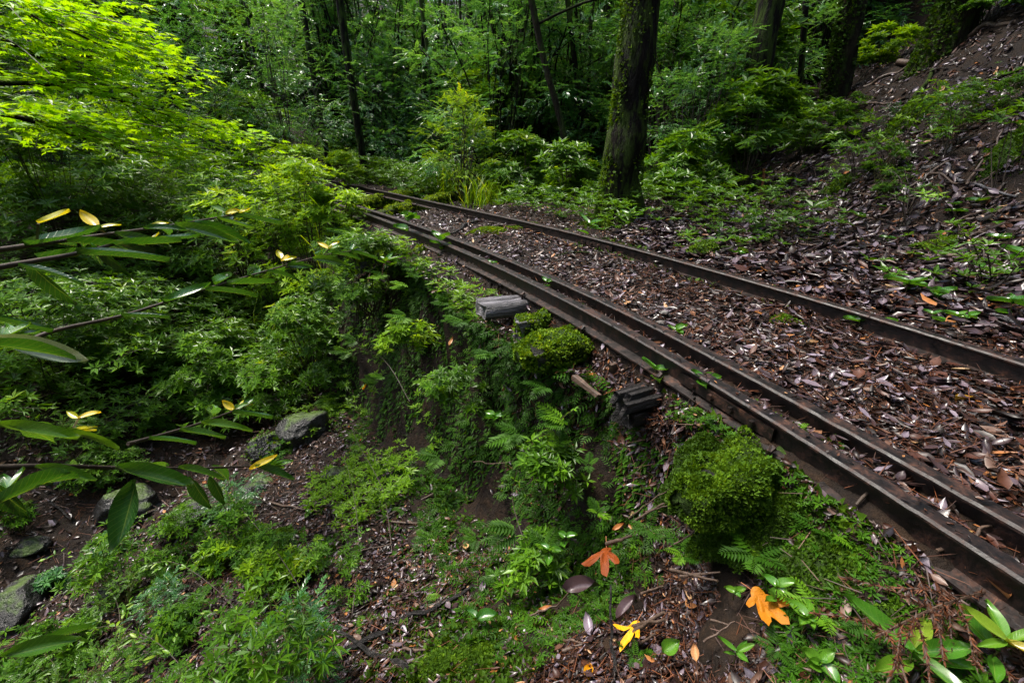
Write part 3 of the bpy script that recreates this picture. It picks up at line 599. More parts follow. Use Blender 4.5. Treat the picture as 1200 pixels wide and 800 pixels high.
# pieces of timber lying on the bed
def chunk(u, v, L, W, H, rz, label, m, seed, z=.0, name='timber_scrap', cat='wood'):
    p = hit(u, v); t = solo(name, beam_blocks(L, W, H, seed, 12, .006, .2, .006), [m], label, cat, None, True, (p[0], p[1], p[2] + z)); t.rotation_euler = (U(-.1, .1), U(-.1, .1), rz)
chunk(760, 362, .10, .065, .02, .25, 'flat dark slate-coloured wood slab lying on the leaf-covered bed', M['wood'], 31, .012)
chunk(715, 447, .015, .015, .09, .6, 'upright pale splinter left of the rotten black stub', M['dead'], 33, .06)
chunk(700, 470, .11, .022, .018, 2.1, 'pale weathered splinter leaning beside the rotten black stub', M['dead'], 34, .03)
chunk(1118, 588, .13, .024, .012, 2.0, 'wet grey wood flake wedged between the two near rails', M['wood'], 36, .016)
chunk(1175, 500, .09, .02, .01, 2.2, 'grey bark strip at the right edge of the bed', M['wood'], 38, .015)
print('sleepers', time.time() - T0)

# ---------------------------------------------------------------- trunks
def trunk_blocks(pts, r0, r1, k=16, n=46, jit=.16, seed=0, flare=.5):
    L = smooth_line(pts, n); t = np.linspace(0, 1, n); hgt = L[:, 2] - L[0, 2]
    rad = r0 + (r1 - r0) * t; rad = rad * (1 + flare * np.exp(-np.maximum(hgt, 0) / (r0 * 2.2)))
    return L, rad, tube(L, rad, k, jit, seed)
def limb_pts(p, dr, L, rise, seed, n=7):
    q = [p]; d = norm(np.array(dr, float)); r = np.random.default_rng(seed)
    for i in range(n - 1):
        d = norm(d + A_(0, 0, rise) + r.normal(0, .16, 3)); q.append(q[-1] + d * L / (n - 1))
    return np.array(q)
def whorl(n=6, tilt=.35, leaf=LEAF2, spread=1., seed=0):
    r = np.random.default_rng(seed); a = np.linspace(0, 2 * np.pi, n, endpoint=False) + r.uniform(-.3, .3, n)
    # rosette: axis +Y
    e = r.uniform(tilt - .2, tilt + .25, n)
    dr = np.stack([np.cos(a) * np.cos(e), np.sin(e), np.sin(a) * np.cos(e)], 1)
    Rm = frames(dr, A_(0, 1, 0)); b = inst(leaf, dr * .04, Rm, r.uniform(.7, 1.15, n), 0); return b[0], b[1]
def spray(n=7, leaf=LEAF2, w=.6, seed=0, droop=.12, ls=.34):
    """flat twig of alternate leaves along +Y, upper side +Z"""
    r = np.random.default_rng(seed); P, D, U_, S = [], [], [], []
    for i in range(n):
        t = .12 + .82 * i / (n - 1)
        for sd_ in (-1, 1):
            P.append((0, t, -droop * t * t)); a = sd_ * (w + r.uniform(-.2, .2)) * (1.15 - .5 * t); D.append((math.sin(a), math.cos(a), r.uniform(-.35, .1))); U_.append((r.uniform(-.25, .25), 0, 1)); S.append(ls * r.uniform(.75, 1.2) * (1.1 - .35 * t))
    P.append((0, .96, -droop)); D.append((0, 1, -.1)); U_.append((0, 0, 1)); S.append(ls)
    b = inst(leaf, np.array(P), frames(np.array(D), norm(np.array(U_))), np.array(S), 0)
    tw = T([(-.008, 0, 0), (.008, 0, 0), (.004, 1, -droop), (-.004, 1, -droop)], [(0, 1, 3), (1, 2, 3)])
    return np.concatenate([b[0], tw[0]]), np.concatenate([b[1], tw[1] + len(b[0])])
WH = [whorl(6, .3, LEAF2, seed=1), whorl(7, .15, LEAF2N, seed=2), whorl(5, .5, LEAF2, seed=3)]
SP = [spray(6, LEAF2, .8, 1), spray(5, LEAF2N, .6, 2, .22), spray(7, LEAF2, 1.0, 3, .3)]
def foliage(cl, per, leaf, kind, seed, outward=.6, flat=.5, dark=.0, stem_r=.004, base=(0, 0, 0), stems=True, spread=1.):
    """cl: (n,4) clump centres + radius -> leaf block, stem blocks"""
    r = np.random.default_rng(seed); cl = np.asarray(cl, float); n = len(cl) * per; idx = np.repeat(np.arange(len(cl)), per)
    c = cl[idx, :3]; R0 = cl[idx, 3]; off = r.normal(0, 1, (n, 3)); off = norm(off) * (r.random(n) ** .45)[:, None] * A_(1, 1, flat)
    P = c + off * R0[:, None] * spread; mid = cl[:, :3].mean(0) * A_(1, 1, .5)
    od = norm(P - mid); dr = norm(od * outward + norm(off) * .6 + r.normal(0, .45, (n, 3)) + A_(0, 0, .15 if kind == 'w' else -.1))
    tp = WH if kind == 'w' else SP; which = r.integers(0, 3, n); out = []
    cr = r.random(len(cl)) * .35
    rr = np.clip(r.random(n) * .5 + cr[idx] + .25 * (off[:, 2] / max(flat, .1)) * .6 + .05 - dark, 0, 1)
    for q in range(3):
        m = which == q
        if kind == 'w': up = norm(r.normal(0, .3, (m.sum(), 3)) + A_(0, 0, 1)); dd = norm(dr[m] * .5 + A_(0, 0, .8)); Rm = frames(dd, dr[m] + .01)
        else: Rm = frames(dr[m] * A_(1, 1, .55), norm(r.normal(0, .22, (m.sum(), 3)) + A_(0, 0, 1)))
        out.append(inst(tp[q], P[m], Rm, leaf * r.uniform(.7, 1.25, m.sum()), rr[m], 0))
    st = []
    if stems:
        b = np.array(base, float); fork = None
        for i, q in enumerate(cl):
            b0 = b + A_(r.normal(0, .03), r.normal(0, .03), 0); m1 = b0 * .45 + q[:3] * .55 + A_(0, 0, .22 * (q[2] - b0[2])) + r.normal(0, .05, 3) * np.linalg.norm(q[:3] - b0)
            L = smooth_line([b0, m1, q[:3], q[:3] + norm(q[:3] - m1) * q[3] * .5], 9); st += tube(L, np.linspace(stem_r, stem_r * .3, 9), 4, caps=False)
            for kx in range(3):
                e = q[:3] + norm(r.normal(0, 1, 3) * A_(1, 1, flat)) * q[3] * .8; st += tube(smooth_line([L[5], (L[6] + e) / 2 + A_(0, 0, .02), e], 5), np.linspace(stem_r * .5, stem_r * .2, 5), 3, caps=False)
    return out, st
def clumps(n, h0, h1, rad, cr, seed, tier=0.):
    r = np.random.default_rng(seed); a = r.uniform(0, 2 * np.pi, n); q = r.random(n) ** .6 * rad; z = r.uniform(h0, h1, n)
    q = q * (1 - .5 * np.clip((z - h0) / (h1 - h0 + 1e-6), 0, 1) ** 2)
    return np.stack([q * np.cos(a), q * np.sin(a), z, cr * r.uniform(.6, 1.3, n)], 1)
def shrub(name, label, cat, pos, mt, h, rad, n, per, leaf, kind='w', seed=0, cr=None, h0=None, flat=.5, group=None, dark=0, outward=.6, sr=.004):
    t = thing(name, label, cat, tuple(pos), group)
    cl = clumps(n, h * .25 if h0 is None else h0, h, rad, cr or rad * .35, seed)
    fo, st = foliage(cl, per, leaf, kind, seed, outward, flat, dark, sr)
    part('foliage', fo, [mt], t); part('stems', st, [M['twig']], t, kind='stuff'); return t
# the tree templates (crown high above the frame, so the light comes down through leaves)
def tree(label, base, lean, r0, r1, H, mt, seed, name='tree', group=None, jit=.16, crown=8, limbs=(), flare=.5, curve=None, leafmat='green_low', k=16):
    b = np.array(base, float); t = thing(name, label, 'tree', tuple(b - A_(0, 0, .08)), group)
    rs = np.random.default_rng(seed); top = A_(lean[0] * H, lean[1] * H, H)
    if curve is None: pts = [A_(0, 0, 0), top * .33 + rs.normal(0, .03, 3) * A_(1, 1, 0), top * .66 + rs.normal(0, .08, 3) * A_(1, 1, 0), top]
    else: pts = curve
    L, rad, bl = trunk_blocks(pts, r0, r1, k, 46 if r0 > .08 else 26, jit, seed, flare); part('trunk', bl, [mt], t, True)
    cls = []
    for i, (fz, az, ln, rs_) in enumerate(limbs):
        p = L[int(fz * (len(L) - 1))]; q = limb_pts(p, (math.sin(az), math.cos(az), .5), ln, rs_, seed + i); part('limb', tube(q, np.linspace(r1 * .45, .006, len(q)), 7, .12, seed), [mt], t, True)
    for i in range(crown):
        az = rs.uniform(0, 2 * np.pi); p = L[int(rs.uniform(.62, .97) * (len(L) - 1))]; q = limb_pts(p, (math.sin(az), math.cos(az), .35), H * .34, .05, seed * 7 + i)
        part('limb', tube(q, np.linspace(r1 * .5, .01, len(q)), 6), [mt], t, True); cls += [(*q[-1], .45)]
    if cls:
        fo, st = foliage(cls, 42, .26, 's', seed, .4, .5, stems=False); part('crown', fo, [M[leafmat]], t)
    return t, L, rad
def from_top(u0, v0, u1, dist=None, base=None):
    """trunk foot seen at (u0,v0) and axis leaving the picture at (u1,0): foot point and sideways lean"""
    p = hit(u0, v0) if dist is None else None
    if p is None:
        a = ray(u0, v0); a = a / np.hypot(a[0], a[1]); x, y = a[0] * dist, a[1] * dist; p = np.array([x, y, height(x, y, False)])
    a = ray(u1, 2); q = CAM + a * (p[1] / a[1]); return p, ((q[0] - p[0]) / max(q[2] - p[2], .3), 0)
p, ln = from_top(722, 258, 757)
tm, L, rad = tree('thick dark mossy trunk rising beside the far rail in the middle distance', p, ln, .132, .120, 6.5, M['bark'], 4, 'mossy_tree', limbs=(), jit=.5, crown=7, flare=.55, k=30)
n = 14000; z = U(.0, 2.0, n); a = U(0, 2 * np.pi, n); keep = (rng.random(n) < np.clip(.18 + .9 * np.clip(-np.cos(a), 0, 1) ** 2 - .1 * z + .5 * noise(np.stack([a, z * 3, a * 0], 1), 1.5, 3, 2), 0, 1)); z, a = z[keep], a[keep]
cx, cy, rr = np.interp(z, L[:, 2], L[:, 0]), np.interp(z, L[:, 2], L[:, 1]), np.interp(z, L[:, 2], rad)
N = np.stack([np.cos(a), np.sin(a), 0 * a], 1); P = np.stack([cx, cy, z], 1) + N * (rr * (1.0 + .14 * noise(np.stack([a * 2, z * 5, a], 1), 2, 6, 2)))[:, None]
moss_on(P, norm(N + A_(0, 0, -.3)), .017, 'moss_coat', tm, .1, .85)
p, ln = from_top(1082, 82, 1118); p[2] -= .5; tk = tree('very thick greened trunk leaning up out of the hillside at the top right', p, ln, .21, .18, 7, M['bark_green'], 6, crown=7, jit=.3, k=24, flare=.2)
p, ln = from_top(978, 120, 1004); p[2] -= .3; tk2 = tree('mossy trunk left of the very thick hillside trunk', p, ln, .15, .13, 7, M['bark_green'], 9, crown=6, jit=.3, k=20, flare=.3)
p, ln = from_top(866, 180, 905, 5.7); tree('dark crooked trunk behind the pale-leaved bush right of the main tree', p, ln, .13, .11, 6, M['bark'], 12, crown=5)
for (to, L, rad), zmax, n in ((tk, 2.2, 7000), (tk2, 2.4, 5000)):
    z = U(.3, zmax, n); a = U(0, 2 * np.pi, n); keep = rng.random(n) < np.clip(.1 + .8 * np.clip(-np.cos(a), 0, 1) + .7 * noise(np.stack([a, z * 3, a * 0], 1), 1.5, 3, 3), 0, 1); z, a = z[keep], a[keep]
    cx, cy, rr = np.interp(z, L[:, 2], L[:, 0]), np.interp(z, L[:, 2], L[:, 1]), np.interp(z, L[:, 2], rad); N = np.stack([np.cos(a), np.sin(a), 0 * a], 1)
    moss_on(np.stack([cx, cy, z], 1) + N * (rr * 1.02)[:, None], norm(N + A_(0, 0, -.2)), .03, 'moss_coat', to, .0, .6)
p, ln = from_top(935, 160, 948); tree('slender dark stem between the crooked trunk and the hillside trunks', p, ln, .035, .03, 5, M['bark'], 15, crown=3)
p, ln = from_top(918, 150, 905); tree('thin forked stem crossing behind the crooked dark trunk', p, ln, .05, .035, 5, M['bark'], 16, crown=3)
p, ln = from_top(668, 215, 628, 6.4); tree('thin bright moss-green stem curving left behind the bed', p, ln, .040, .035, 5, M['bark_green'], 19, crown=3, curve=[A_(0, 0, 0), A_(-.02, 0, .5), A_(-.16, 0, 1.1), A_(-.42, .1, 1.9), A_(-.7, .2, 3.2), A_(-.8, .2, 5)])
p, ln = from_top(700, 150, 672, 7.4); tree('thin dark stem leaning left between the green stem and the main trunk', p, ln, .04, .03, 5, M['bark'], 22, crown=3)
p, ln = from_top(655, 190, 560, 7.0)
for (u0, v0, u1, ds, r_, lab) in [(385, 190, 350, 8.8, .045, 'dark forked stem farthest left in the forest'), (428, 200, 398, 8.2, .06, 'dark straight stem just left of the track bend'), (500, 140, 491, 11, .05, 'left one of a pair of straight stems in the dim forest'), (512, 140, 508, 11.3, .04, 'right one of a pair of straight stems in the dim forest'), (556, 150, 553, 12, .10, 'broad dim trunk deep in the forest above the bright sapling'), (470, 170, 466, 12, .05, 'thin stem left of the straight pair'), (610, 130, 600, 12.5, .06, 'dim stem right of the broad deep trunk'), (712, 150, 716, 9, .05, 'thin stem showing just left of the main trunk'), (640, 140, 645, 10, .045, 'dim stem behind the curving green one'), (830, 150, 836, 8.5, .06, 'dim stem between the main trunk and the crooked one'), (160, 140, 110, 12, .07, 'dark stem behind the maple branch'), (250, 130, 215, 13, .07, 'dim stem right of the maple branch'), (310, 140, 290, 12, .05, 'thin dark stem above the yellow-green shrub')]:
    p, ln = from_top(u0, v0, u1, ds); tree(lab, p, ln, r_, r_ * .85, 5.5, M['bark'], int(u0), crown=3, k=10)
rt = np.random.default_rng(31)
for i in range(34):
    a = R(rt.uniform(-46, 34)); r = rt.uniform(7.5, 14) if abs(a) < .4 else rt.uniform(9, 15); x, y = r * math.sin(a), r * math.cos(a); s1, d1 = sd_of(x, y)
    if -.6 < d1[0] < 1.5 or (a > .35 and r < 10): continue
    tree('slender dim stem standing among the evergreen saplings', (x, y, height(x, y, False)), (rt.uniform(-.12, .12), rt.uniform(-.1, .1)), rt.uniform(.02, .05), .02, 5.5, M['bark' if i % 3 else 'bark_green'], 900 + i, crown=1, k=8, group='slender stems among the evergreen saplings', limbs=[(rt.uniform(.12, .3), rt.uniform(0, 6.28), rt.uniform(.6, 1.4), .1), (rt.uniform(.2, .4), rt.uniform(0, 6.28), rt.uniform(.6, 1.4), .1)])
print('trunks', time.time() - T0)

# ---------------------------------------------------------------- dim evergreen understory closing the view
protos = []
for i in range(6):
    H = (2.6, 3.2, 2.3, 3.6, 2.9, 2.0)[i]; t = thing('evergreen_sapling', 'dim leafy evergreen sapling crowding the back of the forest', 'sapling', (0, 0, 0), 'evergreen saplings crowding the back of the forest')
    cl = clumps(34, .2, H, (1.0, 1.2, .9, 1.1, 1.3, 1.0)[i], .34, 50 + i)
    fo, st = foliage(cl, 24, (.16, .19, .15, .19, .17, .15)[i], 'ssw'[i % 3], 50 + i, .5, .42, stem_r=.014); part('crown', fo, [M[('green_low', 'green_pale', 'green_mid')[i % 3]]], t); part('stems', st, [M['bark']], t, kind='stuff'); protos.append(t)
spots = []
rg = np.random.default_rng(5)
while len(spots) < 120:
    a = rg.uniform(-52, 50); r = rg.uniform(6.6, 19) if a < 8 else rg.uniform(7.5, 17)
    x, y = r * math.sin(R(a)), r * math.cos(R(a)); s1, d1 = sd_of(x, y)
    if -1.0 < d1[0] < 1.9 and s1[0] < 14: continue
    if a > 22 and r < 9.5 + .12 * (a - 22): continue
    if a < -30 and r < 9: continue
    if -24 < a < -4 and r < 9.5: continue
    if any((x - q[0]) ** 2 + (y - q[1]) ** 2 < .55 ** 2 for q in spots): continue
    spots.append((x, y, r))
for i in range(16):     # unseen trees added behind the camera to shade the bank from that side
    a = R(98 + i * 8.6); r = rg.uniform(4.6, 6.8); o = copy_tree(protos[int(rg.integers(0, 6))]); x, y = r * math.sin(a), r * math.cos(a)
    o.location = (x, y, height(x, y, False) - .05); k = rg.uniform(1.9, 2.4); o.scale = (k, k, k); o.rotation_euler = (0, 0, rg.uniform(0, 6.28))
    o['label'] = 'unseen tall evergreen tree added behind the viewpoint for shade'; o['group'] = 'unseen shade trees added behind the viewpoint'
LOOK = ('slender dark-leaved', 'broad-headed dark-leaved', 'low light-green', 'tall layered dark-leaved', 'wide layered dark-leaved', 'short bushy light-green')
for i, (x, y, r) in enumerate(spots):
    q = i if i < 6 else int(rg.integers(0, 6)); o = protos[q] if i < 6 else copy_tree(protos[q])
    o.location = (x, y, height(x, y, False) - .05); o.rotation_euler = (0, 0, rg.uniform(0, 6.28)); k = rg.uniform(.8, 1.35) * (1 + .03 * max(0, r - 10)); o.scale = (k, k, k)
    az = math.degrees(math.atan2(x, y)); side = 'at the far left behind the maple branch' if az < -30 else 'left of the straight pair of stems' if az < -12 else 'above the track bend' if az < 2 else 'just left of the main trunk' if az < 12 else 'right behind the main trunk' if az < 26 else 'beyond the hillside trunks'
    o['label'] = LOOK[q] + ' sapling ' + ('in nearer rows ' if r < 10.5 else 'deep in forest ') + side
print('understory', time.time() - T0)

# ---------------------------------------------------------------- low plants nobody could count, on the banks
ROS = []
for q in range(4):
    b = whorl(6, (.1, .35, .2, .5)[q], (LEAF2, LEAF2, LEAF2N, LEAF2)[q], seed=20 + q); ROS.append(b)
PINN = T([(0, 0, 0), (.16, .4, .03), (0, 1, -.12), (-.16, .4, .03)], [(0, 1, 2), (0, 2, 3)])
def ground_cover(name, P, N, hgt, leaf, mt, r0=0., r1=.85, freq=1.1):
    n = len(P); up = norm(N * .4 + A_(0, 0, 1) + rdir(n) * .35); which = rng.integers(0, 4, n); hh = hgt * rng.random(n) ** .7
    tone = np.clip(r0 + (r1 - r0) * (.5 + .5 * noise(P, freq, 71, 2)) * .7 + rng.random(n) * .35 * (r1 - r0), 0, 1); bl = []
    for q in range(4):
        m = which == q; bl.append(inst(ROS[q], P[m] + (up * hh[:, None])[m], frames(up[m], rdir(m.sum())), (leaf * U(.6, 1.35, n))[m], tone[m], 0))
    stalk = inst(NEED, P, frames(up, rdir(n)), np.stack([leaf * .6 + 0 * hh, hh + .003, hh], 1), .4, 1)
    return link_mesh(name, build(name, bl + [stalk], [mt, M['stem']]), None, kind='stuff')
# left bank beyond the stream
P, N, s, d = polar_pts(34000, 1.6, 11, -62, -8, .75, lambda x, y, s, d: (gully_dist(x, y)[0] > .55) & ((gully_dist(x, y)[1] < 0) | (s > 4.6)) & ~((d > -.35) & (s > 3) & (d < 1.1)))
k = noise(P[:, :2], 1.0, 83, 3) > -.28; P, N = P[k], N[k]; r_ = np.linalg.norm(P - CAM, axis=1)
ground_cover('bank_undergrowth', P, N, .10 + .04 * r_, .020 + .0065 * r_, M['green_mid'], 0, 1.)
# near slope below the wall, lower left corner
P, N, s, d = polar_pts(3200, .75, 3.2, -62, -4, .9, lambda x, y, s, d: (gully_dist(x, y)[0] > .2) & (d < -1.02) & (noise(np.stack([x, y], 1), 4.0, 87, 3) > .12))
ground_cover('slope_herbs', P, N, .14, .024, M['fern'], .0, .8, 2.)
# ledge above the wall
P, N, s, d = polar_pts(9000, 1.2, 6, -40, 20, .9, lambda x, y, s, d: (d < -.10) & (d > -1.0) & (s > 1.9) & (s < 4.3) & (noise(np.stack([x, y], 1), 2.6, 89, 3) > -.25 + .3 * (s < 2.8)))
ground_cover('ledge_plants', P, N, .10, .032, M['green_hi'], .0, .6, 2.)
# bottom right corner: tiny round-leaved creepers in the moss
P, N, s, d = polar_pts(9000, .5, 1.5, 5, 60, 1., lambda x, y, s, d: (d < -.04) & (is_moss(np.stack([x, y, x], 1), s, d) > .25))
ground_cover('creeping_herbs', P, N, .022, .012, M['fern'], .2, .9, 6.)
# forest floor behind the track, and thin cover on the hillside
P, N, s, d = polar_pts(14000, 3.2, 12, -20, 45, .8, lambda x, y, s, d: (d > 1.15 + .9 * sst(4, 4.6, s) * sst(7, 6.3, s)) & (x < 1.5 + .22 * y) & (noise(np.stack([x, y], 1), 1.8, 93, 3) > -.05 + .2 * (np.hypot(x, y) < 4.4)))
ground_cover('forest_floor_plants', P, N, .24, .052, M['green_mid'], .0, .75)
P, N, s, d = polar_pts(1200, 2.2, 9, 20, 60, .9, lambda x, y, s, d: (d > 1.1) & (noise(np.stack([x, y], 1), 1.5, 97, 3) > .16))
ground_cover('hillside_plants', P, N, .06, .05, M['green_mid'], .0, .8)
print('cover', time.time() - T0)

# ---------------------------------------------------------------- shrubs and saplings
def sh(u, v, label, mt, h, rad, n, per, leaf, kind='w', seed=0, dist=None, **k):
    if dist is None: p = hit(u, v)
    else: a = ray(u, v); a = a / np.hypot(a[0], a[1]); p = np.array([a[0] * dist, a[1] * dist, 0]); p[2] = height(p[0], p[1], False)
    return shrub(k.pop('name', 'shrub'), label, k.pop('cat', 'shrub'), (p[0], p[1], p[2] - .03), M[mt], h, rad, n, per, leaf, kind, seed, **k)
# lit young growth over the track bend
sh(372, 330, 'bright yellow-green sapling hanging over the bend of the track', 'green_hi', 1.2, .5, 26, 26, .055, 'w', 101, dist=4.3, h0=.3)
sh(330, 330, 'fine-leaved yellow-green bush left of the track bend', 'green_hi', 1.4, .65, 32, 28, .060, 'w', 103, dist=4.6, h0=.3)
sh(402, 285, 'fresh green sprigs right beside the end of the near rails', 'green_hi', .5, .26, 14, 22, .055, 'w', 105, dist=4.0)
sh(360, 400, 'green shrub spilling over the far end of the mossy wall', 'green_mid', .75, .42, 26, 34, .046, 'w', 107, dist=3.4)
sh(430, 360, 'fine green shrub on the ledge above the mossy wall', 'green_mid', .55, .33, 18, 30, .044, 'w', 109, dist=2.9)
sh(300, 420, 'dusky green shrub rooted left of the wall above the wet boulders', 'green_mid', .55, .42, 22, 30, .046, 'w', 111, dist=3.5)
sh(270, 250, 'light green bush behind the yellow tips of the leafy branch', 'green_mid', 1.4, .7, 34, 34, .075, 'w', 113, dist=5.2)
sh(160, 250, 'pale green layered bush on the far bank left of centre', 'green_mid', 1.2, .8, 34, 34, .08, 's', 115, dist=6)
sh(60, 240, 'pale green bush on the far bank at the left edge', 'green_mid', 1.3, .9, 36, 34, .08, 'w', 117, dist=5.6)
sh(20, 330, 'low green bush at the left edge behind the dark glossy leaf', 'green_mid', .8, .6, 26, 32, .055, 'w', 119, dist=4)
sh(150, 340, 'low bush on the far bank behind the glossy branch', 'green_mid', .6, .6, 26, 32, .055, 'w', 121, dist=4.4)
sh(230, 370, 'small light green bush in the middle of the far bank', 'green_mid', .6, .45, 22, 24, .06, 'w', 123, dist=3.9)
sh(110, 160, 'tall dim bush behind the maple branch', 'green_mid', 2.2, 1.1, 40, 22, .15, 's', 125, dist=7.5)
sh(330, 130, 'dark evergreen bush with pale leaf glints above the yellow-green bush', 'green_pale', 2.4, 1.0, 44, 28, .10, 's', 127, dist=7.6)
sh(230, 130, 'dark evergreen bush in the shade right of the maple branch', 'green_low', 2.5, 1.0, 40, 24, .14, 's', 129, dist=8.2)
sh(40, 130, 'dark leafy bush in the top left corner behind the maple', 'green_low', 2.5, 1.1, 40, 24, .15, 's', 131, dist=8)
sh(850, 120, 'tall airy pale foliage hanging between main trunk and hillside', 'green_pale', 2.6, .9, 44, 28, .10, 's', 171, dist=7.3, h0=.9)
sh(720, 100, 'pale foliage closing the gap left behind the main trunk', 'green_pale', 2.4, .8, 40, 28, .10, 's', 172, dist=8.0, h0=.5)
sh(352, 235, 'yellow-green bush where the track disappears round the bend', 'green_hi', .6, .45, 22, 26, .065, 'w', 173, dist=6.6)
sh(300, 190, 'dim bush closing the gap where the track bends away', 'green_mid', 1.3, .7, 30, 26, .09, 'w', 174, dist=9.)
sh(433, 260, 'small lime bush covering the ends of the two near rails', 'green_hi', .3, .22, 14, 24, .045, 'w', 175, dist=4.45)
sh(404, 228, 'lime bush swallowing the far rail at the bend', 'green_hi', .5, .32, 18, 24, .06, 'w', 176, dist=6.9)
# across the track
sh(545, 240, 'bright green sapling with light tips behind the mossy sleepers', 'green_hi', 1.3, .6, 34, 24, .085, 's', 141, dist=6.3, h0=.3)
sh(610, 240, 'green bush right of the bright sapling behind the bed', 'green_mid', .95, .5, 26, 22, .10, 'w', 143, dist=6.0)
sh(418, 262, 'low yellow-green bush swallowing the ends of the near rails', 'green_hi', .26, .22, 14, 22, .045, 'w', 145, dist=4.5)
sh(665, 230, 'leafy plant left of the main trunk foot', 'green_mid', .55, .35, 18, 22, .085, 'w', 147, dist=5)
sh(780, 250, 'leafy green plant right of the main trunk foot', 'green_mid', .6, .4, 20, 22, .085, 'w', 149, dist=4.8)
sh(810, 225, 'pale-leaved glossy bush between main trunk and crooked trunk', 'green_pale', 1.55, .62, 34, 30, .10, 's', 151, dist=5.6, h0=.5)
sh(775, 150, 'tall pale green foliage right behind the main trunk', 'green_pale', 2.2, .8, 38, 30, .10, 's', 153, dist=6.6)
sh(870, 215, 'dark-stemmed bush before the crooked trunk', 'green_mid', 1.0, .5, 24, 22, .095, 'w', 155, dist=5.3)
sh(950, 150, 'bush with small shiny leaves before the hillside trunks', 'green_mid', .6, .45, 18, 22, .08, 'w', 157, dist=6.3)
sh(1035, 60, 'light green bush between the two hillside trunks', 'green_hi', .7, .3, 14, 22, .09, 'w', 159, dist=8.4)
sh(905, 90, 'pale green bush high behind the crooked trunk', 'green_pale', 2.0, .9, 40, 28, .11, 's', 161, dist=8.2)
sh(1150, 40, 'green bush on the hillside right of the very thick trunk', 'green_mid', .9, .5, 24, 22, .10, 'w', 163, dist=7.4)
sh(600, 120, 'tall loose green sapling behind the curving green stem', 'green_mid', 2.0, .9, 36, 24, .14, 's', 165, dist=8.2)
sh(680, 120, 'tall green foliage left of the main trunk', 'green_pale', 2.2, .8, 40, 28, .11, 's', 167, dist=7.6)
sh(450, 140, 'dim evergreen bush above the track bend', 'green_low', 2.3, 1.0, 40, 24, .15, 's', 169, dist=9.6)
sh(530, 130, 'dim evergreen bush behind the bright sapling', 'green_low', 2.2, .9, 40, 24, .15, 's', 171, dist=9.2)
# slim bare-stemmed plants on the hillside
for i, (u, v, hh, nn, lab) in enumerate([(1062, 262, .5, 7, 'spindly seedling on the hillside above the far rail'), (1150, 330, .55, 8, 'thin dark sapling near the right edge behind the far rail'), (1000, 215, .5, 7, 'spindly shrub in the middle of the leafy hillside'), (950, 250, .45, 7, 'small bare-stemmed shrub left on the hillside'), (1040, 200, .6, 9, 'leafy shrub with thin dark stems on the hillside'), (1110, 180, .4, 6, 'sparse little shrub high on the hillside'), (890, 270, .35, 6, 'sparse seedling on the flat before the hillside'), (1175, 215, .5, 7, 'sparse shrub high by the right edge')]):
    sh(u, v, lab, 'green_mid', hh, hh * .55, nn, 6, .036 + .02 * (v < 230), 'w', 180 + i, name='seedling_shrub', cat='seedling', outward=.5, sr=.0035)
# small shrubs on the near slope
for i, (u, v, hh, lk, lab) in enumerate([(330, 690, .20, 'green_hi', 'bright lime sprigs low in the bottom left'), (270, 660, .2, 'green_hi', 'lime green plant beside the small dark gully stone'), (215, 745, .16, 'green_mid', 'green herb clump at the bottom left'), (90, 770, .18, 'green_mid', 'herb clump in the bottom left corner'), (150, 560, .2, 'green_mid', 'feathery green plant behind the long leafy branch'), (395, 690, .22, 'green_mid', 'wispy moss-green bush on the litter slope'), (130, 650, .14, 'green_low', 'dark shiny creeper over the large boulder'), (70, 690, .14, 'green_low', 'dark shiny creeper beside the blue-grey boulder'), (620, 670, .13, 'green_mid', 'small leafy plant between wall foot and orange leaf'), (640, 560, .14, 'green_mid', 'leafy sprig under the rotten black stub'), (530, 470, .2, 'green_mid', 'leafy tuft drooping down the wall'), (480, 420, .22, 'green_hi', 'bright ferny tuft at the top of the wall')]):
    sh(u, v, lab, lk, hh, hh * .75, 14, 13, .034 if i not in (4, 5) else .022, 'w', 200 + i, name='herb_clump', cat='plant', sr=.0018)
print('shrubs', time.time() - T0)

hp = []
for i in range(5):
    t = thing('herb_clump', 'x', 'plant', (0, 0, 0), 'fine-leaved plants on the slope'); hh = (.22, .32, .18, .28, .24)[i]
    cl = clumps(16, hh * .25, hh, hh * .6, hh * .22, 240 + i); fo, st = foliage(cl, 12, (.026, .034, .024, .030, .038)[i], 'wsw'[i % 3], 240 + i, .5, .6, stem_r=.0016)
    part('foliage', fo, [M[('fern', 'green_mid', 'fern', 'green_mid', 'green_low')[i]]], t); part('stems', st, [M['stem']], t, kind='stuff'); hp.append(t)
rh = np.random.default_rng(8); used_h = 0
KIND = ('fine-leaved dusky green', 'lime-tinted narrow-leaved', 'low fine-leaved green', 'loose mid-green', 'dark shiny-leaved')
for i in range(400):
    x, y = rh.uniform(-3.2, -.3), rh.uniform(.55, 3.4); s1, d1 = sd_of(x, y); g, sg = gully_dist(np.array([x]), np.array([y]))
    if d1[0] > -.95 or (d1[0] > -1.15 and y < 1.9 and y > 1.0) or g[0] < .28 or used_h >= 44: continue
    q = int(rh.integers(0, 5)) if used_h >= 5 else used_h; o = hp[q] if used_h < 5 else copy_tree(hp[q]); used_h += 1; o.location = (x, y, height(x, y, False) - .01); k = rh.uniform(.7, 1.25); o.scale = (k, k, k * rh.uniform(.8, 1.2)); o.rotation_euler = (0, 0, rh.uniform(0, 6.28))
    o['label'] = KIND[q] + ' plant ' + ('across the gully ' if sg[0] < 0 else 'on the near litter slope ') + ('towards the bottom left corner' if y < 1.3 else 'below the leafy branches' if x < -1.6 else 'between boulders and wall')
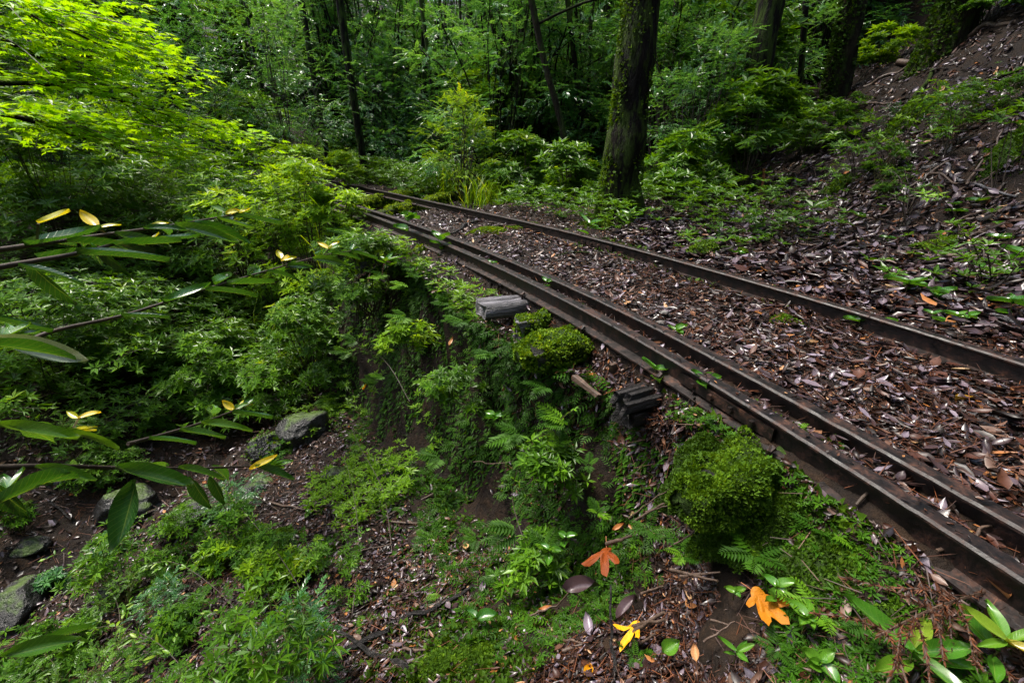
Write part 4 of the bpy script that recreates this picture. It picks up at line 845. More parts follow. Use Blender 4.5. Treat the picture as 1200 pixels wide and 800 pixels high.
for i in range(9):
    u, v = rh.uniform(840, 1195), rh.uniform(60, 260); p = hit(u, v); s1, d1 = sd_of(p[0], p[1])
    if d1[0] < 1.6: continue
    q = int(rh.choice([0, 2, 3, 4])); o = copy_tree(hp[q]); o.location = tuple(p - A_(0, 0, .02)); k = rh.uniform(.8, 1.5); o.scale = (k, k, k * 1.1); o.rotation_euler = (0, 0, rh.uniform(0, 6.28)); o['group'] = 'small plants dotted over the hillside'
    o['label'] = KIND[q] + ' plant dotted on the leafy hillside ' + ('towards the right edge' if u > 1080 else 'in its middle' if u > 960 else 'near its left foot') + (' high up' if v < 150 else ' lower down')
# ---------------------------------------------------------------- grass behind the sleepers
def grass(u, v, dist, n, h, rad, label, seed):
    a = ray(u, v); a = a / np.hypot(a[0], a[1]); x, y = a[0] * dist, a[1] * dist; r = np.random.default_rng(seed)
    q = r.normal(0, rad, (n, 2)); P = np.stack([q[:, 0], q[:, 1], height(q[:, 0] + x, q[:, 1] + y, False)], 1); az = r.uniform(0, 6.28, n); bl = []
    d0 = norm(np.stack([np.cos(az) * .35, np.sin(az) * .35, np.ones(n)], 1)); d1 = norm(np.stack([np.cos(az), np.sin(az), np.full(n, .1)], 1)); hh = h * r.uniform(.5, 1.2, n); wd = norm(np.cross(d0, d1)) * .004
    p1 = P + d0 * hh[:, None] * .55; p2 = p1 + norm(d0 + d1 * .8) * hh[:, None] * .3; p3 = p2 + d1 * hh[:, None] * .2
    V = np.stack([P - wd, P + wd, p1 - wd, p1 + wd, p2 - wd * .7, p2 + wd * .7, p3], 1).reshape(-1, 3); o = np.arange(n)[:, None] * 7
    F4 = np.concatenate([o + np.array([0, 1, 3, 2]), o + np.array([2, 3, 5, 4])]); F3 = o + np.array([4, 5, 6]); rr = r.random(n)
    t = solo('grass_tuft', [(V, F4, np.tile(rr, 2), 0), (V, F3, rr, 0)], [M['green_hi']], label, 'grass', loc=(x, y, 0))
grass(545, 235, 7.0, 420, .6, .22, 'yellow-green arching grass tuft under the bright sapling', 1)
grass(575, 240, 5.8, 250, .4, .2, 'smaller grass tuft right of the big one behind the bed', 2)
grass(330, 350, 4.2, 260, .45, .2, 'fine grass among the bushes left of the track bend', 3)

# ---------------------------------------------------------------- ferns
def frond_tpl(n=13, seed=0, arch=.35, w=.30):
    r = np.random.default_rng(seed); t = np.linspace(.12, .97, n); mid = lambda q: A_(0, 0, 0) + np.stack([0 * q, q * (1 - .12 * arch * q), arch * (q - 1.25 * q * q) * .6], -1)
    P, D, S, Un = [], [], [], []
    for q in t:
        for sd_ in (-1, 1): P.append(mid(np.array(q))); a = 1.15 - .3 * q; D.append((sd_ * math.sin(a), math.cos(a), -.1 + r.uniform(-.12, .12))); S.append(w * (math.sin(math.pi * min(1, q * .8 + .22)) ** .8) * r.uniform(.88, 1.1)); Un.append((0, 0, 1))
    b = inst(PINN, np.array(P), frames(np.array(D), np.array(Un, float)), np.array(S), 0); rl = mid(np.linspace(0, 1, 8)); L = np.concatenate([rl - A_(.006, 0, 0), rl + A_(.006, 0, 0)]); Fr = [(i, i + 8, i + 9) for i in range(7)] + [(i, i + 9, i + 1) for i in range(7)]
    return np.concatenate([b[0], L]), np.concatenate([b[1], np.array(Fr) + len(b[0])])
FR = [frond_tpl(11, i, (.3, .5, .2)[i], (.32, .26, .38)[i]) for i in range(3)]
frond_mesh = [[build('frond', [inst(FR[i], np.zeros((1, 3)), np.eye(3)[None], 1., q, 0)], [M['fern']]) for q in (.25, .55, .85)] for i in range(3)]
def fern(p, size, nf, label, seed, group=None, face=None, droop=0.):
    r = np.random.default_rng(seed); t = thing('fern', label, 'fern', tuple(p), group); tone = r.integers(0, 3)
    for i in range(nf):
        az = 6.28 * i / nf + r.uniform(-.4, .4) if face is None else face + r.uniform(-1.1, 1.1)
        o = link_mesh('frond', frond_mesh[r.integers(0, 3)][min(2, max(0, tone + r.integers(-1, 2)))], t); el = r.uniform(.15, .7) - droop
        o.rotation_euler = Matrix(frames(np.array([[math.cos(az) * math.cos(el), math.sin(az) * math.cos(el), math.sin(el)]]), A_(0, 0, 1))[0]).to_euler(); k = size * r.uniform(.7, 1.2); o.scale = (k, k, k)
    return t
fl = [(745, 770, .06, 5, 'small fern below the orange leaf'), (885, 650, .10, 6, 'fern right under the rounded green stub'), (830, 600, .10, 6, 'fern left of the rounded green stub'), (800, 650, .09, 6, 'lacy fern between the stub and the orange leaves'), (960, 715, .11, 4, 'single spreading fern in the moss at lower right'), (1020, 735, .10, 4, 'fern beside the dead brown cedar twig'), (925, 505, .05, 4, 'tiny fern sprouting on the rail side above the rounded stub'), (610, 690, .09, 6, 'bright fern low on the slope left of the orange leaf'), (640, 640, .09, 5, 'fern in the shade under the wall end'), (655, 520, .08, 5, 'fern on the ledge below the yellow-green sleeper end'), (690, 545, .07, 4, 'fern left below the rotten stub'), (700, 600, .08, 5, 'dim fern in the hollow below the stubs'), (760, 620, .08, 5, 'fern in the dark hollow left of the rounded stub'), (960, 620, .08, 5, 'fern right of the rounded stub in the shade'), (1000, 640, .06, 4, 'small fern below the bare rail foot'), (1030, 660, .06, 4, 'small fern above the dead cedar twig'), (1150, 660, .05, 4, 'tiny fern by the rail near the right edge'), (910, 760, .07, 5, 'fern at the bottom edge right of the spotted leaf'), (620, 740, .06, 4, 'tiny bright fern left of the pale fallen leaf'), (430, 740, .07, 5, 'small fern at the bottom by the moss cushion'), (620, 235, .4, 6, 'arching fern behind the far rail left of the trunk'), (380, 640, .10, 6, 'ferny plant at the litter slope edge')]
for i, (u, v, sz, nf, lab) in enumerate(fl): fern(hit(u, v), sz * .72, nf, lab, 300 + i)
for i in range(46):
    s_, dd = U(1.1, 4.0), U(-.62, -.2); x, y, h = track_xy(s_, dd); fern((x, y, height(x, y, False)), U(.06, .12) * (1 + .1 * s_), 5, 'small fern hanging from the shaded mossy wall', 400 + i, 'ferns on the mossy wall', h + R(90), .25)
MF = [frond_tpl(6, 9, .4, .34), frond_tpl(7, 10, .6, .28)]
n = 5200; s_ = U(.75, 5., n); x1, y1, h1 = track_xy(s_, U(-.56, -.12, n)); q1, q2 = sd_of(x1, y1); kp = (noise(np.stack([x1, y1], 1), 4, 44, 2) > -.2); x1, y1, h1, q1, q2 = x1[kp], y1[kp], h1[kp], q1[kp], q2[kp]; n = len(x1)
P = np.stack([x1, y1, height(x1, y1)], 1) + undercut(x1, y1, q1, q2); N = normals_at(x1, y1); dr = norm(np.stack([-np.sin(h1), np.cos(h1), np.full(n, -.25)], 1) * .7 + N * .2 + rdir(n) * .8); tn = np.clip(.0 + .35 * (noise(P, 3, 46, 2) + .7) + .35 * rng.random(n), 0, .95)
link_mesh('wall_fernlets', build('wall_fernlets', [inst(MF[q], P[q::2], frames(dr[q::2], A_(0, 0, 1) + N[q::2] * .5), U(.035, .075, len(P[q::2])), tn[q::2], 0) for q in (0, 1)], [M['fern']]), None, kind='stuff')
print('ferns', time.time() - T0)

# ---------------------------------------------------------------- leafy plants built leaf by leaf
HL = [leafgrid(w_, 7, c_, .3, wv, ft, sd_) for sd_, (w_, c_, wv, ft) in enumerate([(.30, .12, .004, .45), (.27, .22, .006, .42), (.34, .05, .008, .5), (.32, -.06, .005, .46)])]
RL = [leafgrid(w_, 6, c_, .35, wv, ft, sd_ + 9) for sd_, (w_, c_, wv, ft) in enumerate([(.62, .10, .006, .40), (.70, .18, .008, .38), (.55, .05, .01, .44)])]
def leaf_obj(parent, p, dr, up, L, tone, mt, tpls, name='leaf', wid=1.):
    key = (id(tpls), int(rng.integers(0, len(tpls))), round(tone, 1), mt.name)
    if key not in leaf_obj.c: t = tpls[key[1]]; leaf_obj.c[key] = build(name, [(t[0], t[1], tone, 0, t[2])], [mt], True)
    o = link_mesh(name, leaf_obj.c[key], parent); m = Matrix(frames(np.array([dr], float), np.array(up, float))[0]); o.location = tuple(p); o.rotation_euler = m.to_euler(); o.scale = (L * wid, L, L); return o
leaf_obj.c = {}
M['shining'] = leaf_mat('painted_sheen_leaf', [(0, (.26, .33, .27)), (1, (.26, .33, .27))], .16, .1, 1., 1., veins=True)  # pale base colour stands in for the sky reflected on the leaf
def branch(pts, label, r0=.0022, leaf=.075, step=.022, tones=(.3, .5), tip=(), start=.1, seed=0, extra=(), up=(0, 0, 1), end=1.):
    pts = [at_depth(*q) for q in pts]; b = pts[0]; t = thing('leafy_branch', label, 'branch', tuple(b)); r = np.random.default_rng(seed)
    L = smooth_line([q - b for q in pts], 40); part('stem', tube(L, np.linspace(r0, r0 * .4, 40), 6, .1, seed), [M['twig']], t, True)
    ln = np.concatenate([[0], np.cumsum(np.linalg.norm(np.diff(L, axis=0), axis=1))]); tot = ln[-1]; x = start * tot; sd_ = 1
    while x < tot * end:
        i = min(int(np.searchsorted(ln, x)), 38); tg = norm(L[i + 1] - L[i]); side = norm(np.cross(tg, A_(0, 0, 1))) * sd_
        q = x / tot; tone = r.uniform(*tones); dr = norm(tg * r.uniform(.7, 1.3) + side * r.uniform(.5, 1.) + A_(0, 0, r.uniform(-.45, .15)))
        leaf_obj(t, L[i] + dr * .004, dr, norm(A_(*up) + r.normal(0, .35, 3)), leaf * r.uniform(.65, 1.15), tone, M['glossy'], HL); x += step * r.uniform(.6, 1.4); sd_ = -sd_
    e, tg = L[-1], norm(L[-1] - L[-3])
    for k in range(4):
        a = k * 2.4; dr = norm(tg + .7 * A_(math.cos(a), math.sin(a) * .4, .3 + .5 * math.sin(a))); leaf_obj(t, e, dr, norm(A_(0, 0, 1) + r.normal(0, .3, 3)), leaf * r.uniform(.25, .45), r.choice([.5, .92, .7, .6]), M['glossy'], HL, wid=1.2)
    for (u0, v0, u1, v1, dp, tone, w_, upv) in extra:
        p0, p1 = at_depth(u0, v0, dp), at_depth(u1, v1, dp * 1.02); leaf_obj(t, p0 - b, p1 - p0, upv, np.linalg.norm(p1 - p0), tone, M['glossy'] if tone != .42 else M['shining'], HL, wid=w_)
    for (u0, v0, dp, n, sz) in tip:
        p0 = at_depth(u0, v0, dp) - b; i = np.linalg.norm(L - p0, axis=1).argmin(); part('twig', tube(smooth_line([L[i], (L[i] + p0) / 2, p0], 6), .001, 4), [M['stem']], t)
        for k in range(n): a = k * 2.4 + r.uniform(0, 1); leaf_obj(t, p0, norm(A_(math.cos(a) + .5, .5 * math.sin(a), .35)), norm(A_(0, -.5, 1) + r.normal(0, .3, 3)), sz * .72 * r.uniform(.7, 1.2), r.choice([.8, .9, 1.]), M['glossy'], HL, wid=1.5)
    return t
UPC = (0, -.8, .6)
branch([(-40, 298, .50), (60, 284, .52), (130, 274, .55), (200, 264, .60), (272, 252, .66)], 'upper glossy branch with yellow tip leaves reaching in from the left edge', leaf=.056, step=.015, seed=1, tones=(.15, .6),
       tip=[(45, 262, .50, 1, .03), (115, 268, .55, 2, .028), (178, 264, .6, 1, .03), (265, 250, .66, 3, .024)], extra=[(33, 307, 84, 362, .50, .15, 1.1, UPC), (108, 284, 152, 328, .5, .45, .8, UPC)])
branch([(-30, 318, .46), (40, 306, .47), (95, 296, .49), (140, 285, .52), (180, 282, .55)], 'second glossy branch close under the upper one at the left', leaf=.052, step=.02, seed=2, tones=(.1, .5))
branch([(20, 408, .60), (62, 388, .62), (150, 368, .68), (230, 342, .74), (310, 318, .82), (375, 300, .9), (412, 294, .95)], 'long thin branch rising to the right with yellow tip leaves before the shrubs', leaf=.06, step=.026, seed=3, tones=(.2, .6), start=.18, tip=[(385, 292, .9, 4, .035), (330, 305, .85, 3, .03)])
branch([(-40, 405, .34), (-10, 400, .36), (4, 398, .37)], 'branch end at the left edge carrying one long leaf with its sky sheen painted in pale', leaf=.05, step=.03, seed=4, extra=[(-14, 398, 102, 424, .36, .42, 1.0, (.5, -.5, 1)), (-20, 372, 62, 388, .4, .3, .9, (.1, .1, 1))])
branch([(-40, 549, .44), (60, 546, .46), (150, 548, .50), (240, 548, .55), (318, 545, .60)], 'long level branch crossing the lower left with hanging leaves', leaf=.052, step=.034, seed=5, tones=(.2, .65), tip=[],
       extra=[(160, 561, 141, 642, .50, .22, 1.35, UPC), (223, 557, 243, 600, .54, .3, 1.3, UPC), (247, 556, 262, 592, .55, .3, 1.1, UPC), (292, 551, 325, 536, .58, .97, 1., (0, -.3, 1))])
branch([(150, 520, .62), (205, 505, .66), (245, 492, .7), (282, 478, .74)], 'short sprig with pale tip above the level branch', leaf=.055, step=.02, seed=6, tones=(.3, .7), tip=[(275, 480, .74, 2, .024)])
branch([(-30, 498, .5), (30, 500, .52), (84, 505, .54)], 'small twig with yellowish tips at the left edge above the level branch', leaf=.045, step=.02, seed=7, tones=(.4, .9), tip=[(92, 490, .55, 2, .022)])
branch([(-20, 600, .34), (0, 585, .36), (10, 575, .38)], 'very near twig with broad leaves at the left edge under the level branch', leaf=.05, step=.02, seed=8, tones=(.3, .5), extra=[(-10, 560, 26, 612, .36, .35, 1.7, UPC), (6, 578, 62, 560, .36, .4, 1., (0, 0, 1))])
branch([(-30, 782, .6), (10, 765, .62), (50, 752, .66), (90, 742, .7)], 'low twig with narrow leaves in the bottom left corner', leaf=.045, step=.02, seed=9, tones=(.3, .65))
def seedling(u, v, label, h, nl, leaf, seed, tones=(.2, .6), tpls=None, lean=(0, 0), group=None, elev=(.05, .5), dist=None):
    p = hit(u, v); r = np.random.default_rng(seed); t = thing('seedling', label, 'seedling', tuple(p - A_(0, 0, .005)), group); top = A_(lean[0], lean[1], h); L = smooth_line([A_(0, 0, 0), top * .5 + r.normal(0, h * .06, 3), top], 8)
    part('stem', tube(L, np.linspace(.0016, .0008, 8), 5), [M['stem']], t)
    for k in range(nl):
        i = -1 if k < nl * .6 else r.integers(3, 7); a = k * 2.4 + r.uniform(-.4, .4); e = r.uniform(*elev); q = L[i]; dr = A_(math.cos(a) * math.cos(e), math.sin(a) * math.cos(e), math.sin(e))
        leaf_obj(t, q, dr, norm(A_(0, 0, 1) + r.normal(0, .2, 3)), leaf * r.uniform(.65, 1.15), float(np.clip(r.uniform(*tones), 0, 1)), M['seedling'], tpls or HL)
    return t
sl = [(1050, 800, 'glossy broad-leaved seedling at the bottom edge, the largest leaves in the corner', .07, 6, .085, (.4, .86), None), (1155, 790, 'seedling with reddish and shiny green leaves in the bottom right corner', .07, 8, .060, (.2, 1.), None), (940, 740, 'small seedling beside the spotted yellow leaf', .035, 7, .036, (.4, .7), RL), (905, 705, 'sprig of rounded leaves over the spotted yellow leaf', .04, 5, .030, (.4, .7), RL),
      (860, 775, 'three-leaved seedling at the bottom left of the moss', .03, 5, .034, (.4, .7), None), (955, 790, 'low bright seedling at the bottom of the mossy corner', .03, 6, .03, (.4, .7), RL), (1065, 690, 'tiny light green shoot on the moss below the rail', .02, 5, .022, (.5, .75), RL),
      (820, 462, 'round-leaved seedling growing out beside the near rail', .05, 3, .042, (.45, .6), RL), (765, 450, 'bright heart-leaved seedling left of the near rail', .05, 3, .048, (.45, .7), RL), (790, 400, 'small leafy shoot between the two near rails', .04, 4, .04, (.45, .7), RL), (650, 510, 'round green leaves over the litter ledge', .05, 4, .045, (.4, .6), RL), (625, 555, 'round-leaved seedling in the shade of the wall top', .05, 4, .045, (.3, .6), RL), (580, 500, 'seedling with broad leaves at the wall edge', .05, 5, .05, (.3, .6), RL),
      (643, 655, 'round green leaf pair left of the large orange leaf', .04, 3, .05, (.4, .6), RL), (662, 640, 'little round-leaved shoot above the round pair', .04, 3, .04, (.4, .6), RL), (775, 770, 'single round leaf beside the bright yellow-orange leaf', .02, 1, .04, (.5, .6), RL), (560, 740, 'dark glossy leaf standing on a bare stalk at the bottom', .06, 2, .06, (.0, .15), RL), (362, 605, 'single bright leaf in the fallen litter at left', .03, 3, .03, (.5, .7), RL), (860, 700, 'tiny shoot left of the spotted leaf', .02, 4, .02, (.5, .7), RL),
      (1005, 385, 'flat green leaf pair by the inner side of the far rail', .03, 2, .06, (.45, .6), RL), (1030, 388, 'green leaf low by the far rail', .03, 2, .055, (.45, .6), RL), (1060, 345, 'broad green seedling behind the far rail', .05, 4, .075, (.3, .5), RL), (1095, 358, 'broad-leaved seedling with a shining leaf behind the far rail', .05, 4, .07, (.2, .5), RL), (1178, 372, 'dark shiny broad-leaved plant at the right edge behind the far rail', .06, 5, .085, (.1, .4), RL), (1090, 380, 'small pale green shoot against the far rail', .04, 3, .05, (.3, .5), RL), (1190, 320, 'green seedling at the right edge of the flat', .08, 5, .09, (.3, .6), RL),
      (690, 285, 'glossy-leaved sprig leaning over the bed from the far rail', .12, 6, .10, (.3, .6), None), (735, 280, 'light-leaved shoot at the foot of the main trunk', .16, 6, .10, (.4, .75), None), (480, 285, 'large-leaved plant with a pale shining leaf at the end of the near rails', .16, 6, .11, (.3, .6), RL), (515, 300, 'green shoot beside the buried end of the near rail', .10, 5, .09, (.3, .6), RL), (640, 340, 'small green leaves hanging over the near rail', .04, 3, .05, (.4, .7), RL), (575, 320, 'tiny pale shoot beside the near rail', .05, 4, .04, (.3, .6), RL), (455, 330, 'broad green shoot on the ledge below the bend', .12, 6, .09, (.4, .75), None)]
for i, (u, v, lab, h, nl, lf, tn, tp) in enumerate(sl): seedling(u, v, lab, h, nl, lf, 500 + i, tn, tp)
for i in range(22):
    u, v = U(860, 1195), U(215, 400); p = hit(u, v); s1, d1 = sd_of(p[0], p[1])
    if abs(d1[0] - .83) < .08 or d1[0] < 1: continue
    seedling(u, v, 'tiny broad-leaved seedling in the hillside litter', U(.03, .08), 4, U(.03, .06), 600 + i, (.2, .7), RL, group='tiny seedlings scattered on the hillside litter')
print('seedlings', time.time() - T0)

# ---------------------------------------------------------------- thin arching sprays in the lower left
def arching(pts, label, leaf, seed, mt='green_mid', tone=(.2, .8), n=60, w=.03):
    a = [hit(u, v) + A_(0, 0, z) for u, v, z in pts]; b = a[0]; t = thing('arching_spray', label, 'plant', tuple(b)); r = np.random.default_rng(seed); L = smooth_line([q - b for q in a], 24); part('stem', tube(L, np.linspace(.0022, .0007, 24), 5), [M['twig']], t)
    P, D = [], []
    for k in range(9):
        i = int(r.integers(5, 23)); tg = norm(L[min(i + 1, 23)] - L[i - 1]); sd_ = norm(np.cross(tg, A_(0, 0, 1))) * r.choice([-1, 1]); e = L[i] + norm(tg * .8 + sd_ + A_(0, 0, r.uniform(-.2, .4))) * r.uniform(.04, .11); q = smooth_line([L[i], (L[i] + e) / 2 + A_(0, 0, .01), e], 6); part('twig', tube(q, .0008, 4, caps=False), [M['stem']], t)
        for j in range(n // 9): P.append(q[int(r.integers(2, 6))]); D.append(norm(e - L[i] + r.normal(0, .05, 3)))
    for j in range(n // 2): i = int(r.integers(4, 24)); P.append(L[i]); D.append(norm(r.normal(0, 1, 3) + norm(L[i] - L[i - 1])))
    P, D = np.array(P), np.array(D); D[:, 2] *= .5; m = len(P)
    part('foliage', [inst(LEAF8, P, frames(D, norm(r.normal(0, .35, (m, 3)) + A_(0, -.15, 1))), leaf * r.uniform(.6, 1.3, m) * 1.0, r.uniform(*tone, m), 0)], [M[mt]], t, True)
for i, q in enumerate([([(400, 790, 0), (350, 700, .12), (300, 640, .2), (262, 600, .22)], 'lime-leaved spray arching up leftwards from the litter slope', .026, 'green_hi', (.0, .7)), ([(310, 790, 0), (280, 730, .1), (220, 690, .16), (170, 690, .15)], 'leafy spray bending left across the lower slope', .026, 'green_mid', (.3, 1.)), ([(410, 740, 0), (425, 660, .12), (415, 590, .2), (395, 545, .26)], 'upright wispy spray before the shaded wall foot', .016, 'green_mid', (.2, .9)), ([(460, 650, 0), (450, 590, .1), (420, 540, .2), (425, 500, .24)], 'fine-leaved spray rising at the edge of the litter slope', .015, 'green_mid', (.1, .8)),
    ([(120, 790, 0), (150, 740, .1), (130, 700, .18), (90, 680, .2)], 'spray with narrow leaves in the bottom left corner', .03, 'green_mid', (.2, 1.)), ([(230, 800, 0), (190, 770, .1), (140, 760, .14), (90, 775, .12)], 'low spray with yellowing leaves along the bottom left edge', .03, 'green_mid', (.5, 1.)), ([(330, 600, 0), (280, 590, .1), (200, 620, .16), (130, 650, .12)], 'long thin spray crossing before the dark boulders', .015, 'green_mid', (.2, .8)), ([(20, 740, 0), (80, 720, .14), (160, 670, .2), (215, 640, .2)], 'brownish thin spray slanting up before the gully stones', .014, 'green_mid', (.6, 1.)), ([(480, 470, 0), (440, 430, .1), (380, 430, .16), (330, 460, .1)], 'spray of small leaves hanging left off the wall top', .024, 'green_mid', (.2, .9)), ([(620, 650, 0), (600, 600, .08), (620, 560, .12), (650, 545, .14)], 'thin reddish spray beside the dark hollow', .018, 'fern', (.5, 1.)), ([(60, 600, 0), (110, 560, .2), (170, 520, .3), (240, 500, .34)], 'loose spray in front of the far bank', .03, 'green_mid', (.3, .9)), ([(250, 540, 0), (270, 470, .2), (300, 420, .3), (350, 390, .34)], 'leafy spray reaching up over the gully to the shrubs', .028, 'green_hi', (.0, .6))]): arching(q[0], q[1], q[2], 60 + i, q[3], q[4])

# ---------------------------------------------------------------- maple branch
def maple_leaf(lobes=5, seed=0, w=.16):
    v, f = [], []
    for i in range(lobes):
        a = (i - (lobes - 1) / 2) * (1.9 / (lobes - 1)) * 1.15; l = 1 - .38 * abs(i - (lobes - 1) / 2) / ((lobes - 1) / 2); c, s_ = math.cos(a), math.sin(a)
        b = len(v); v += [(0, .12, 0), (s_ * l * .5 + c * w * l, .12 + c * l * .5 - s_ * w * l, .02), (s_ * l, .12 + c * l, -.1), (s_ * l * .5 - c * w * l, .12 + c * l * .5 + s_ * w * l, .02)]; f += [(b, b + 1, b + 2), (b, b + 2, b + 3)]
    return np.array(v), np.array(f)
ML = maple_leaf()
def maple():
    b = at_depth(-260, 60, 2.6); t = thing('maple_branch', 'bright lime-green maple branch sweeping down in layers from the top left', 'branch', tuple(b)); r = np.random.default_rng(9); P, D = [], []
    mains = [[(-260, 60, 2.6), (-60, 20, 2.7), (20, 55, 2.6), (110, 100, 2.8), (190, 150, 3.0)], [(-260, 60, 2.6), (-40, 95, 2.5), (60, 100, 2.6), (150, 120, 2.9), (262, 158, 3.2)], [(-260, 60, 2.6), (-80, -30, 2.7), (10, 8, 2.6), (80, 35, 2.8), (150, 70, 3.0)], [(-260, 60, 2.6), (-60, 120, 2.3), (30, 140, 2.3), (110, 165, 2.6), (210, 185, 3.0)], [(-60, 20, 2.7), (40, -10, 2.9), (110, 30, 3.1), (200, 85, 3.3)]]
    for mi, m in enumerate(mains):
        L = smooth_line([at_depth(*q) - b for q in m], 30); part('limb', tube(L, np.linspace(.013, .002, 30), 6, .1, mi), [M['bark']], t, True)
        for k in range(26):
            i = r.integers(9, 29); tg = norm(L[min(i + 1, 29)] - L[i - 1]); side = norm(np.cross(tg, A_(0, 0, 1))) * r.choice([-1, 1]); ln = r.uniform(.15, .38); e = L[i] + norm(tg * .8 + side * r.uniform(.2, .9) + A_(0, 0, r.uniform(-.15, .15))) * ln
            tw = smooth_line([L[i], (L[i] + e) / 2 + A_(0, 0, .02), e], 6); part('twig', tube(tw, .0016, 3, caps=False), [M['twig']], t)
            nl = 22; q = r.integers(1, 6, nl); P.append(tw[q] + r.normal(0, 1, (nl, 3)) * A_(.055, .055, .016)); dd = norm((e - L[i]) + r.normal(0, .12, (nl, 3))); dd[:, 2] *= .4; D.append(dd)
    P, D = np.concatenate(P), np.concatenate(D); n = len(P); rr = np.clip(.35 + .5 * r.random(n), 0, 1)
    part('foliage', [inst(ML, P, frames(D, norm(r.normal(0, .22, (n, 3)) + A_(0, 0, 1))), r.uniform(.030, .05, n), rr, 0)], [M['maple']], t)
maple()

# ---------------------------------------------------------------- single fallen leaves
def lobed(seed=0, lobes=((0, 1.), (.95, .8), (-.95, .8)), w=.32):
    ang = np.linspace(-np.pi, np.pi, 72, endpoint=False); rr = np.full(72, .24)
    for a0, l in lobes: dd = abs((ang - a0 + np.pi) % (2 * np.pi) - np.pi); rr = np.maximum(rr, l * np.exp(-(dd / w) ** 2 * 1.1) + .16 * l * np.exp(-(dd / .75) ** 2))
    o = np.stack([np.sin(ang) * rr, .2 + np.cos(ang) * rr, 0 * rr], 1); r2 = o * A_(.55, .55, 1) + A_(0, .09, 0)
    V = np.concatenate([[(0, .2, 0)], r2, o]); V[:, :2] *= (1 + .10 * noise(V, 9, seed + 4, 2))[:, None]; V[:, 2] = .30 * noise(V, 1.9, seed, 2) + .35 * (V[:, 0] ** 2); j = np.arange(72); j2 = (j + 1) % 72
    F3 = np.stack([j * 0, 1 + j2, 1 + j], 1); F4 = np.stack([1 + j, 1 + j2, 73 + j2, 73 + j], 1); uv = np.stack([V[:, 0] * .5 + .5, V[:, 1]], 1); return V, F3, F4, uv
def fallen(u, v, L, az, label, tone=.6, mt='orange', shape=None, tilt=.25, lift=.012, seed=0, wid=1.):
    p = hit(u, v); N = normals_at(np.array([p[0]]), np.array([p[1]]))[0]; N = norm(N + A_(0, .1, .9) + np.random.default_rng(seed).normal(0, tilt * .4, 3)); d0 = A_(math.sin(az), math.cos(az), 0); d0 = norm(d0 - N * (d0 @ N)); q = p + N * lift - d0 * L / 2
    if shape is not None:
        V, F3, F4, uv = shape; st = tube(smooth_line([A_(0, .08, 0), A_(.02, -.2, .03), A_(.06, -.45, .0)], 6), .016, 4); bl = [(V, F3, tone, 0, uv), (V, F4, tone, 0, uv)]; t = thing('fallen_leaf', label, 'leaf', tuple(q)); t.rotation_euler = Matrix(frames(d0[None], N)[0]).to_euler(); t.scale = (L, L, L); part('blade', bl, [M[mt]], t, True); part('stalk', st, [M['peel']], t, True)
    else:
        k = leafgrid(.42 * wid, 7, np.random.default_rng(seed).uniform(-.2, .25), .5, .02, .45, seed); t = link_mesh('fallen_leaf', build('fallen_leaf', [(k[0], k[1], tone, 0, k[2])], [M[mt]], True), None, label=label, category='leaf'); t.location = tuple(q); t.rotation_euler = Matrix(frames(d0[None], N)[0]).to_euler(); t.scale = (L, L, L)
S3 = lobed(1); S3b = lobed(5, ((0, 1.), (.85, .95), (-.8, .8)), .38)
fallen(745, 748, .052, -2.2, 'bright yellow-orange three-lobed leaf lying on wet litter near the bottom', 1., shape=S3, seed=1, lift=.022)
fallen(712, 655, .060, -2.75, 'large spotted orange-brown lobed leaf propped up on the litter', .08, shape=S3b, seed=2, lift=.010)
fallen(898, 712, .052, 2.7, 'broad spotted yellow-orange leaf lying under seedlings at the mossy corner', .6, shape=lobed(8, ((0, 1.), (.6, .85), (-.7, .85), (1.5, .5)), .42), seed=3, lift=.012)
fallen(692, 793, .05, .1, 'pale yellow leaf at the bottom edge', .9, seed=4)
fallen(818, 770, .035, .2, 'pale tan leaf right of the bright three-lobed one', .9, 'litter', seed=5)
fallen(1130, 475, .055, 1.5, 'bright yellow leaf on the bed near the right edge', 1., 'litter', seed=6)
fallen(547, 645, .035, -.2, 'pale green-yellow round leaf on the dark litter slope', .97, 'litter', seed=7, wid=1.7)
fallen(568, 692, .04, .2, 'pale grey-green leaf on the slope above the glossy stalked leaf', .9, 'litter_wet_glint', seed=8, wid=1.4)
fallen(685, 690, .095, 1.7, 'broad dark wet leaf lying flat below the orange one', .5, 'litter_wet_glint', seed=9, wid=1.2)
fallen(738, 715, .07, .9, 'dark narrow leaf with pale centre above the yellow one', .6, 'litter_wet_glint', seed=10)
fallen(640, 720, .04, 1.6, 'small orange leaf lying left of the wet broad leaf', .82, 'litter', seed=11)
fallen(728, 622, .035, 1.5, 'small orange leaf above the large spotted one', .84, 'litter', seed=12)
fallen(1160, 690, .045, .1, 'red-brown leaf standing up in the moss by the rail', .84, 'litter', seed=13)
fallen(1000, 465, .06, .6, 'silvery shining leaf in the middle of the bed', 1., 'litter_wet_glint', seed=14)
fallen(1103, 455, .07, 1.7, 'slate-grey wet leaf on the bed near the yellow one', .7, 'litter_wet_glint', seed=15)
fallen(950, 408, .05, 1.2, 'curled tan leaf on the bed behind the brown needles', .93, 'litter', seed=16)
fallen(1065, 372, .07, 1.9, 'pinkish tan leaf against the far rail', .84, 'litter', seed=17)
fallen(695, 735, .06, 0., 'wet grey-lilac curled leaf below the broad dark one', 1., 'litter_wet_glint', seed=18)
fallen(532, 403, .05, .5, 'yellow-brown leaf hanging at the top of the wall', .9, 'litter', seed=19)
fallen(430, 455, .05, .5, 'yellow-orange leaf caught on the shrub', .95, 'orange', seed=20)

